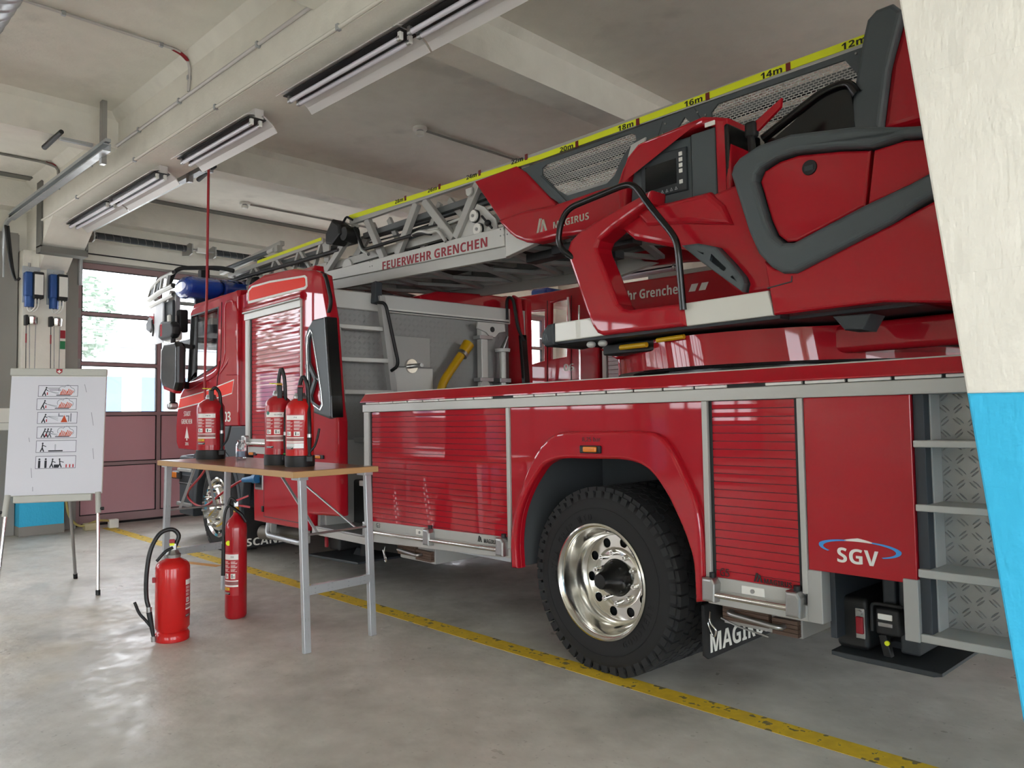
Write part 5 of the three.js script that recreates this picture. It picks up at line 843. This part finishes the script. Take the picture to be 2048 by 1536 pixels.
{ // flip chart
  const f = thing('flip_chart', 'white flip chart stand showing six fire fighting pictograms', 'flip chart', -6.34, 0, -1.634);
  f.rotation.y = 1.09;      // local +z faces the room
  const tilt = .145, board = grp(f, 'board', 0, .7185, .0); board.rotation.x = -tilt;
  bx(board, 'panel', -.315, .315, 0, .932, -.02, 0, M.letterWhite, .004);
  const sheet = canvasTex(700, 900, (g, w, h) => {
    g.fillStyle = '#d9d9df'; g.fillRect(0, 0, w, h); g.lineCap = 'round';
    g.strokeStyle = 'rgba(90,90,100,.55)'; g.lineWidth = 4; for (const [a, b, c, d] of [[540, 60, 556, 120], [600, 280, 618, 380], [622, 560, 632, 640], [178, 700, 186, 770], [196, 840, 198, 870], [150, 470, 156, 500]]) { g.beginPath(); g.moveTo(a, b); g.lineTo(c, d); g.stroke(); }
    const man = (x, y, lean, col = '#20222a') => { g.strokeStyle = g.fillStyle = col; g.lineWidth = 8; g.beginPath(); g.arc(x + lean, y - 34, 6, 0, 7); g.fill(); g.beginPath(); g.moveTo(x + lean * .8, y - 24); g.lineTo(x, y); g.lineTo(x - 12, y + 26); g.moveTo(x, y); g.lineTo(x + 10, y + 26); g.stroke(); g.lineWidth = 5; g.beginPath(); g.moveTo(x + lean * .8, y - 20); g.lineTo(x + 26, y - 10); g.stroke(); };
    const fire = (x, y) => { g.strokeStyle = '#6a6d78'; g.lineWidth = 3; g.beginPath(); g.arc(x - 30, y - 22, 26, 2.6, 5); g.arc(x + 10, y - 32, 26, 3.6, 6); g.arc(x + 40, y - 14, 22, 4.8, 7.2); g.stroke(); g.strokeStyle = '#c6502c'; g.lineWidth = 6; for (let i = 0; i < 9; i++) { g.beginPath(); g.moveTo(x - 44 + i * 10, y + 16); g.lineTo(x - 36 + i * 11, y - 8 - (i * 17) % 22); g.stroke(); } g.strokeStyle = '#2a2a30'; g.lineWidth = 6; g.beginPath(); g.moveTo(x - 70, y + 20); g.lineTo(x + 30, y + 20); g.stroke(); };
    const X = 200, W = 290;
    [[70, 84, 0], [172, 84, -6], [276, 86, 4], [388, 86, 6], [494, 88, 6], [612, 92, 8]].forEach(([y, hh, dx], i) => {
      g.save(); g.translate(dx, 0); g.fillStyle = '#dfdfe6'; g.strokeStyle = '#4e525e'; g.lineWidth = 3; g.fillRect(X, y, W, hh); g.strokeRect(X, y, W, hh); const yb = y + hh - 34;
      if (i < 5) man(X + 44, yb, i === 4 ? 2 : 14);
      if (i === 3) { man(X + 68, yb, 12); man(X + 92, yb, 10, '#5c5f66'); }
      if (i === 0 || i === 1 || i === 3) { fire(X + 205, yb + 4); g.strokeStyle = '#8a8d96'; g.lineWidth = 3; g.beginPath(); g.moveTo(X + 72, yb - 8); g.lineTo(X + 150, yb + 6); g.moveTo(X + 72, yb - 8); g.lineTo(X + 150, yb + 16); g.stroke(); }
      if (i === 0) { g.strokeStyle = '#4a4d56'; for (const q of [0, 9, 18]) { g.beginPath(); g.moveTo(X + 64 + q, y + 18 + q); g.lineTo(X + 150 + q, y + 18 + q); g.stroke(); } }
      if (i === 2) { g.fillStyle = '#c6502c'; g.beginPath(); g.moveTo(X + 170, yb + 26); g.lineTo(X + 195, yb - 30); g.lineTo(X + 220, yb + 26); g.fill(); g.strokeStyle = '#7b7e88'; g.lineWidth = 8; g.beginPath(); g.moveTo(X + 155, y + 12); g.lineTo(X + 155, y + 30); g.lineTo(X + 185, y + 30); g.moveTo(X + 210, y + 30); g.lineTo(X + 228, y + 30); g.lineTo(X + 228, y + 70); g.moveTo(X + 244, y + 12); g.lineTo(X + 244, y + 70); g.stroke(); g.strokeStyle = '#9a9da6'; g.lineWidth = 2; for (let q = 0; q < 5; q++) { g.beginPath(); g.moveTo(X + 66, y + 30); g.lineTo(X + 150, y + 30 + q * 9); g.stroke(); } }
      if (i === 4) { g.strokeStyle = '#2a2a30'; g.lineWidth = 9; g.beginPath(); g.moveTo(X + 92, yb + 24); g.lineTo(X + 190, yb + 24); g.stroke(); g.strokeStyle = '#b5b7bf'; g.lineWidth = 10; g.beginPath(); g.moveTo(X + 138, yb + 14); g.lineTo(X + 138, yb - 22); g.stroke(); }
      if (i === 5) { for (const q of [26, 72]) { g.fillStyle = '#2a2c33'; g.fillRect(X + q - 8, yb - 26, 16, 56); g.beginPath(); g.arc(X + q, yb - 36, 7, 0, 7); g.fill(); } man(X + 116, yb, 6); man(X + 176, yb, -4); g.fillStyle = '#2a2c33'; g.fillRect(X + 132, yb + 6, 34, 24); g.fillStyle = '#b03038'; for (const q of [218, 244, 268]) g.fillRect(X + q, yb + 6, 9, 24); }
      if (i < 4) { g.fillStyle = '#b03038'; g.fillRect(X + 62, yb + 2, 8, 20); }
      g.restore();
    });
  });
  add(board, 'paper_pad', new THREE.BoxGeometry(.624, .872, .006).translate(0, .44, .004), [0, 1, 2, 3, 4, 5].map(i => i === 4 ? std(0xffffff, .8, 0, { map: sheet }) : M.letterWhite));
  const clamp = bx(board, 'paper_clamp', -.32, .32, .882, .937, -.01, .022, std(0xb9b9b0, .5), .008); ex(clamp, 'shield_emblem', [[-.02, 0.932], [.02, 0.932], [.02, 0.907], [0, 0.892], [-.02, 0.907]], .022, .0235, M.letterRed, { b: 0 }); ex(clamp, 'cross', [[-.004, 0.9], [.004, 0.9], [.004, 0.908], [.012, 0.908], [.012, 0.916], [.004, 0.916], [.004, 0.924], [-.004, 0.924], [-.004, 0.916], [-.012, 0.916], [-.012, 0.908], [-.004, 0.908]], .0236, .0243, M.letterWhite, { b: 0 });
  bx(board, 'pen_tray', -.25, .25, -.05, 0, -.03, .035, std(0xb9b9b0, .5), .006);
  for (const s of [-1, 1]) {
    rod(f, 'upper_leg', [s * .29, .73, .01], [s * .3, .58, .04], .019, std(0xb9b9b0, .5)); rod(f, 'leg', [s * .29, .73, .01], [s * .318, .03, .125], .0125, M.chrome); rod(f, 'foot', [s * .318, .035, .124], [s * .32, 0, .13], .016, M.black);
    rod(f, 'clamp_knob', [s * .3, .61, .035], [s * .335, .61, .035], .012, M.black);
  }
  rod(f, 'rear_leg', [.03, 1.3, -.12], [.03, .03, -.55], .0125, M.steel); rod(f, 'foot', [.03, .04, -.547], [.03, 0, -.56], .016, M.black);
}

// ================================================================ HALL FITTINGS
function fixture(x0, x1, zc, y, label, group, hang) {
  const f = thing('fluorescent_light', label, 'light fixture', (x0 + x1) / 2, y, zc, group), h = (x1 - x0) / 2;
  bx(f, 'housing', -h, h, .035, .1, -.045, .02, M.reflector, .004);
  exX(f, 'reflector_wing', [[-.03, .06], [-.05, .06], [-.115, .012], [-.145, -.028], [-.142, -.031], [-.11, .005], [-.046, .05], [-.03, .05]], -h, h, M.reflector, { b: 0 });
  exX(f, 'reflector_wing', [[.015, .06], [.035, .06], [.085, .045], [.11, .02], [.107, .017], [.08, .04], [.034, .052], [.015, .052]], -h, h, M.reflector, { b: 0 });
  bx(f, 'reflector_bed', -h, h, .03, .036, -.06, .06, M.black, .001);
  for (const z of [.03, -.032]) {
    const t = rod(f, 'tube', [-h + .05, .0, z], [h - .05, .0, z], .014, M.tubeWhite, .014, 16);
    for (const s of [-1, 1]) { rod(t, 'tube_cap', [s * (h - .05), 0, z], [s * (h - .025), 0, z], .015, M.steel, .015, 14); bx(f, 'lamp_holder', s * (h - .03) - .012, s * (h - .03) + .012, -.012, .04, z - .012, z + .012, s > 0 ? M.letterWhite : M.steel, .004); }
  }
  if (hang) for (const s of [-.7, .7]) rod(f, 'hanger', [s * h, .1, -.01], [s * h, hang, -.01], .006, M.steel);
  return f;
}
const under = 'ceiling beam lights beside the ladder truck';
[[-3.13, -1.9], [-4.35, -3.15], [-6.0, -4.8], [-7.62, -6.45], [-8.86, -7.66]].forEach(([a, b], i) => fixture(a, b, -2.425, 3.25, ['twin tube beam light by the white pillar', 'twin tube beam light joined to the one by the pillar', 'twin tube beam light beside the hanging red cable', 'twin tube beam light past the red cable', 'twin tube beam light over the front door pillar'][i], under));
fixture(-4.35, -3.15, 1.935, 3.25, 'twin tube light under the open bay beam');
fixture(-6.9, -5.7, -8.9, 3.22, 'twin tube light hanging above the second fire engine', undefined, .63);

function conduit(label, pts, r, mat = M.reflector, clips = []) {
  const c = thing('conduit', label, 'conduit', ...pts[0]), rel = pts.map(p => [p[0] - pts[0][0], p[1] - pts[0][1], p[2] - pts[0][2]]);
  pipe(c, 'pipe', rel, r, mat, .05, 8);
  for (const [x, y, z] of clips) bx(c, 'clip', x - pts[0][0] - .012, x - pts[0][0] + .012, y - pts[0][1] - r - .006, y - pts[0][1] + r + .006, z - pts[0][2] - r - .003, z - pts[0][2] + r + .003, M.galv, .003);
  return c;
}
conduit('thin pipe clipped along the face of the lit beam', [[-9.2, 3.58, -2.222], [-1.0, 3.58, -2.222]], .012, M.reflector, [-8.6, -7.6, -6.4, -5.6, -4.4, -3.2].map(x => [x, 3.58, -2.222]));
conduit('white pipe along the lower edge of the lit beam', [[-9.2, 3.362, -2.225], [-1.0, 3.362, -2.225]], .011, M.plaster, [-8, -6.5, -5, -3.5].map(x => [x, 3.362, -2.225]));
{ const c = conduit('ceiling pipe with red sleeve dropping to the beam', [[-5.36, 3.838, -.2], [-5.36, 3.838, -2.12], [-5.42, 3.8, -2.222], [-5.44, 3.6, -2.222]], .01, M.reflector, [[-5.36, 3.838, -1.4], [-5.36, 3.838, -2.0], [-5.435, 3.7, -2.222]]); tube(c, 'red_sleeve', [[-.005, 0, -1.88], [-.02, -.012, -1.95], [-.045, -.03, -2.0]], .013, M.letterRed, 12, 8); }
{ const c = conduit('grey ceiling pipe near the door dropping to the beam', [[-8.7, 3.838, -.2], [-8.7, 3.838, -2.1], [-8.62, 3.79, -2.222], [-8.6, 3.6, -2.222]], .013, M.wallGrey); tube(c, 'red_sleeve', [[.01, -.005, -1.93], [.04, -.02, -1.98], [.07, -.04, -2.01]], .015, M.letterRed, 12, 8); }
function detector(x, z, label) {
  const d = thing('smoke_detector', label, 'detector', x, CEIL, z);
  lathe(d, 'base', [[0, 0], [.062, 0], [.064, -.02], [.058, -.028], [0, -.028]], M.letterWhite, 28); lathe(d, 'neck', [[0, -.028], [.03, -.028], [.03, -.042], [0, -.042]], M.steel, 20); lathe(d, 'sensing_head', [[0, -.04], [.038, -.04], [.04, -.05], [.036, -.07], [.026, -.076], [0, -.076]], M.letterWhite, 24);
}
detector(-5.37, -4.26, 'white smoke detector on the ceiling above the ladder'); conduit('ceiling pipe feeding the detector above the ladder', [[-5.37, 3.836, -4.33], [-5.37, 3.836, -6.55]], .011, M.wallGrey);
detector(-8.77, -4.27, 'white smoke detector on the ceiling near the door'); conduit('ceiling pipe feeding the detector near the door', [[-8.77, 3.836, -4.34], [-8.77, 3.836, -6.55]], .011, M.wallGrey);
{ // spiral duct
  const d = thing('spiral_duct', 'ribbed galvanised air duct under the ceiling', 'duct', -5.2, 3.3, -.79);
  const prof = []; for (let i = 0; i <= 700; i++) prof.push([.125 + (i % 10 === 0 ? .005 : i % 10 === 1 || i % 10 === 9 ? .003 : 0), -4 + i * 8 / 700]);
  add(d, 'duct_shell', latheGeo(prof, 28).rotateZ(Math.PI / 2), M.galv); for (const x of [-3, -1, 1, 3]) { rod(d, 'hanger', [x, .1, 0], [x, .55, 0], .005, M.steel); }
}
function track(z, side, label) { // overhead running rail of a sectional door
  const t = thing('door_track', label, 'door track', -8, 3.4, z), x1 = 1.55;
  exX(t, 'rail', [[-.03, -.03], [.03, -.03], [.03, -.02], [-.018, -.02], [-.018, .02], [.03, .02], [.03, .03], [-.03, .03]].map(([a, b]) => [a * side, b]), -1.45, x1, M.galv, { b: 0 });
  bx(t, 'upper_angle', -1.4, x1 + .03, .035, .06, -.02, .02, M.galv, .002);
  pipe(t, 'curved_rail', [[-1.45, 0, 0], [-1.72, -.02, 0], [-1.77, -.3, 0], [-1.77, -.6, 0]], .024, M.galv, .2, 8);
  bx(t, 'hanger_strut', 1.3, 1.36, -.08, .44, -.03 - .03 * side, .01 - .03 * side, M.steel, .004);
  bar(t, 'side_arm', [1.2, .1, 0], [1.2, .1, .24 * side], .04, .025, M.galv); rod(t, 'stop_roller', [1.25, .14, .24 * side], [.85, .11, .26 * side], .018, M.black, .022, 12);
  return t;
}
track(-2.0, 1, 'shiny overhead door rail beside the spiral duct'); track(-2.76, -1, 'shiny overhead door rail beneath the beam lights');
{ // torsion springs and shaft above the truck's door
  const s = thing('torsion_spring_shaft', 'dark torsion springs on a shaft above the door', 'door spring', -9.6, 3.366, -4.4);
  rod(s, 'shaft', [0, 0, -1.7], [0, 0, 1.6], .013, M.steel);
  for (const [a, b] of [[1.53, .5], [.12, -1.55]]) { rod(s, 'spring', [0, 0, a], [0, 0, b], .04, M.anthraciteDark, .04, 20); const n = Math.abs(a - b) / .09; for (let i = 0; i < n; i++) { const z = a - i * .09; add(s, 'coil_mark', new THREE.TorusGeometry(.0405, .0025, 5, 18).rotateX(.25).translate(0, 0, z), M.wallGrey); } }
  for (const z of [.44, .14, 1.56, -1.6]) ex(s, 'end_plate', [[-.24, -.05], [-.02, -.08], [.06, -.06], [.06, .06], [-.02, .08], [-.24, .05]], z - .008, z + .008, M.steel, { b: .002 });
  bx(s, 'coupling', -.03, .03, -.03, .03, .22, .36, M.letterWhite, .008);
}
conduit('white pipe along the wall above the door springs', [[-9.8, 3.6, -2.75], [-9.8, 3.6, -6.4]], .03, M.plaster); conduit('thin dark cable along the wall under the springs', [[-9.82, 3.19, -2.7], [-9.82, 3.18, -6.3]], .008, M.black);
// chain-driven door motors on the front pillar
function motor(z, label) {
  const m = thing('door_motor', label, 'door motor', -9.58, 2.72, z, 'door motors on the front pillar');
  bx(m, 'mounting_plate', -.02, 0, -.2, .2, -.085, .085, M.galv, .004); bx(m, 'gearbox', 0, .1, -.14, .13, .0, .08, std(0x27508f, .45, .2), .02); rod(m, 'motor_body', [.05, -.1, .03], [.05, -.25, .03], .045, std(0x27508f, .45, .2), .045, 18);
  bx(m, 'control_box', .02, .14, -.16, .13, -.09, .01, M.black, .012); bx(m, 'rating_plate', .14, .145, -.12, .1, -.082, .002, M.letterWhite, .002);
  for (const q of [-.05, -.02]) tube(m, 'cable', [[.1, -.15, q], [.1, -.26, q + .01], [.06, -.3, q + .05], [.04, -.24, q + .07]], .007, M.letterWhite, 18, 8);
  for (const y of [.21]) rod(m, 'bolt', [-.01, .19, .02], [-.01, .24, .02], .012, M.steel);
  lathe(m, 'chain_wheel', [[0, -.44], [.045, -.44], [.05, -.42], [.052, -.36], [.03, -.34], [0, -.34]], M.polished, 20).position.x = .06; bx(m, 'wheel_guard', .02, .1, -.45, -.34, .045, .075, M.black, .006);
  const link = new THREE.SphereGeometry(.0052, 5, 4).scale(1, 1.5, 1), gs = []; for (const dz of [-.03, .028]) for (let i = 0; i < 85; i++) gs.push(link.clone().translate(.07, -.45 - i * .0135, dz * (1 - i / 200)));
  add(m, 'chain', mergeGeometries(gs), M.steel); rod(m, 'release_cord', [.07, -.45, .06], [.07, -1.1, .058], .004, M.black); bx(m, 'red_tag', .064, .076, -.64, -.54, .053, .066, M.letterRed, .003);
  return m;
}
motor(-2.225, 'blue door motor next to the leaning black pipes'); motor(-2.46, 'blue door motor next to the red and green signs');
{ const a = thing('safety_sign', 'small red sign on the door pillar', 'sign', -9.59, 2.2, -2.535); bx(a, 'plate', -.003, .003, -.045, .045, -.03, .03, M.letterRed, .001); const b = thing('safety_sign', 'small green sign on the door pillar', 'sign', -9.59, 2.08, -2.535); bx(b, 'plate', -.003, .003, -.045, .045, -.03, .03, std(0x1d7a4a, .5), .001); bx(b, 'white_edge', -.003, .0025, -.055, -.045, -.03, .03, M.letterWhite, .0005); }
{ const c = thing('door_drive_rods', 'pair of black pipes leaning down to a door motor', 'pipe', -9.55, 2.72, -2.05); for (const [d, e] of [[0, 0], [.02, .03]]) tube(c, 'pipe', [[.02 + d, .6, .06 + e], [.01 + d, .1, 0 + e * .5], [.03 + d, .02, -.02], [.04 + d, .05, -.05]], .012, M.black, 24, 8); }
{ const b = thing('switch_box', 'white switch box on the wall behind the flip chart', 'switch box', -9.79, 1.26, -2.0); bx(b, 'case', -.05, .05, -.12, .12, -.08, .06, M.letterWhite, .01); bx(b, 'lid_seam', -.051, .052, -.04, -.035, -.081, .061, M.wallGrey, .001); rod(b, 'cable_gland', [0, .12, 0], [0, .5, 0], .012, M.wallGrey); }
{ const b = thing('cable_coil', 'yellowish cable hanging beside the door sill', 'cable', -9.55, 0, -2.62); tube(b, 'loop', [[0, .75, .06], [.02, .4, .05], [.03, .16, .0], [.03, .06, -.1], [.02, .1, -.3], [.0, .06, -.5]], .013, std(0xa89a5c, .6), 40, 8); bx(b, 'plug_box', -.04, .06, 0, .08, -.28, -.14, std(0xb9ae8c, .6), .01); bx(b, 'plug_box', -.03, .05, 0, .1, -.5, -.4, M.letterWhite, .012); }
{ // charging cable hanging from the rail, plugged into the truck
  const a = TW(-4.06, .775, .03), q = V(...a), o = [-6.24, 3.4, -2.72];
  const c = thing('charging_cable', 'dark red cable hanging from the ceiling to the truck socket', 'cable', ...o), rel = (p) => [p[0] - o[0], p[1] - o[1], p[2] - o[2]];
  const W = (x, y, z) => rel(TW(x, y, z));
  tube(c, 'cable', [[0, 0, 0], [-.02, -1.0, 0], [-.04, -2.0, 0], [-.06, -2.45, -.05], W(-4.78, .6, .3), W(-4.55, .52, .25), W(-4.32, .66, .15), W(-4.16, .755, .07), W(-4.1, .77, .055)], .0105, M.redMatt, 90, 10);
  const P1 = W(-4.12, .768, .055), P2 = W(-3.9, .79, .03); rod(c, 'plug', P1, P2, .022, std(0x1d6a9c, .45), .034, 16); rod(c, 'plug_collar', W(-3.95, .785, .035), W(-3.89, .79, .028), .04, std(0x1d6a9c, .45), .04, 16); bx(c, 'ceiling_clip', -.03, .03, -.02, .05, -.05, .02, M.black, .006);
}

// ================================================================ SECOND FIRE ENGINE IN THE NEXT BAY
{
  const t = thing('fire_engine', 'red fire engine numbered 06 parked beyond the ladder truck', 'fire engine', -6.0, 0, -7.3);
  const T = (n) => grp(t, n);
  const c = T('cab'), h1 = [[-1.08, 2.6], [-.66, 2.59], [-.68, 1.95], [-1.0, 1.9]], h2 = [[-.54, 2.68], [-.28, 2.7], [-.3, 1.98], [-.56, 1.96]];
  for (const z of [-.06, -2.5]) ex(c, 'side_panel', [[-1.6, .55], [-1.6, 1.5], [-1.5, 1.75], [-1.35, 2.7], [-1.2, 2.82], [.1, 2.84], [.22, 2.78], [.22, .55]], z, z + .06, M.red, { b: .02, bs: 3, holes: [h1.slice().reverse(), h2.slice().reverse()] });
  for (const h of [h1, h2]) { ex(c, 'side_window', h, -.035, -.03, M.glass, { b: 0 }); ex(c, 'side_window', h, -2.48, -2.475, M.glass, { b: 0 }); }
  bx(c, 'roof', -1.3, .2, 2.76, 2.83, -2.48, -.02, M.red, .02); bx(c, 'back_wall', .12, .2, .6, 2.78, -2.46, -.04, M.red, .01); bx(c, 'front_wall', -1.6, -1.5, .5, 1.7, -2.46, -.04, M.red, .03); ex(c, 'windscreen', [[-1.5, 1.7], [-1.36, 2.7], [-1.34, 2.7], [-1.48, 1.7]], -2.44, -.06, M.glass, { b: 0 }); bx(c, 'floor', -1.5, .2, .9, 1.0, -2.46, -.06, M.dark, 0); bx(c, 'dashboard', -1.5, -1.1, 1.4, 1.75, -2.4, -.1, M.anthraciteDark, .04); for (const z of [-.6, -1.9]) bx(c, 'seat_back', -.6, -.45, 1.3, 2.1, z - .25, z + .25, M.anthraciteDark, .05);
  pipe(c, 'door_seam', [[-.6, 2.72, .001], [-.62, 1.2, .001]], .005, M.rubberGrey, .02, 6); pipe(c, 'door_seam', [[-.2, 2.74, .001], [-.22, 1.2, .001]], .005, M.rubberGrey, .02, 6); rod(c, 'grab_bar', [-.23, 2.72, .03], [-.2, 2.3, .03], .014, M.letterWhite); rod(c, 'grab_bar', [-.05, 2.6, .03], [-.05, 1.6, .03], .012, M.chrome);
  text(c, 'lettering', '06', -.335, 1.8, .001, .09, .165, M.letterWhite);
  ex(c, 'door_mirror', [[-1.25, 1.75], [-1.08, 1.75], [-1.08, 2.15], [-1.25, 2.2]], .12, .2, M.blackGloss, { b: .03 }); bar(c, 'mirror_arm', [-1.2, 2.1, .14], [-1.3, 2.1, -.03], .04, .04, M.black);
  const b = T('body'); bx(b, 'superstructure', .3, 5.2, .5, 2.42, -2.5, -.03, M.red, .02); bx(b, 'roof_band', .28, 5.25, 2.4, 2.8, -2.5, 0, M.red, .03); bx(b, 'corner_post', .28, .34, .6, 2.42, -.05, .01, M.alu, .006); bx(b, 'gap_bellows', .22, .3, .6, 2.4, -2.4, -.08, M.black, .01);
  const s = T('roller_shutter'), sg = new RoundedBoxGeometry(1.2, .048, .02, 1, .006), sm = std(0xb4b0ae, .4, .4); for (let i = 0; i < 32; i++) { const q = add(s, 'slat', sg, sm); q.position.set(.97, .86 + i * .05, 0); } bx(s, 'side_post', 1.58, 1.64, .82, 2.42, -.03, .02, M.alu, .004); bx(s, 'shutter_bar', .37, 1.57, .76, .83, -.01, .03, M.alu, .006);
  text(b, 'lettering', 'Feuerwehr Grenchen', .13, 2.585, .002, .112, 1.29, M.letterWhite, { d: .003 }); for (const x of [1.48, 1.605]) ex(b, 'slash_mark', [[x, 2.59], [x + .08, 2.59], [x + .12, 2.67], [x + .04, 2.67]], 0, .004, M.letterWhite, { b: 0 });
  const r = T('roof_gear'); bx(r, 'roof_box', .6, 4.8, 2.8, 2.95, -2.2, -.5, M.alu, .01);
  for (const x of [-.85, 3.2]) for (const z of [-.32, -2.44]) { const w = T('wheel'); add(w, 'tyre', new THREE.TorusGeometry(.4, .12, 14, 40).scale(1, 1, 1.3).translate(x, .52, z + .15), M.rubber); rod(w, 'rim', [x, .52, z + .02], [x, .52, z + .28], .3, M.polished, .3, 28); }
  const bl = T('blue_beacon'); bx(bl, 'lens', -1.1, -.8, 2.82, 2.95, -2.3, -.2, M.blueLamp, .05);
}
renderer.render(scene, camera);
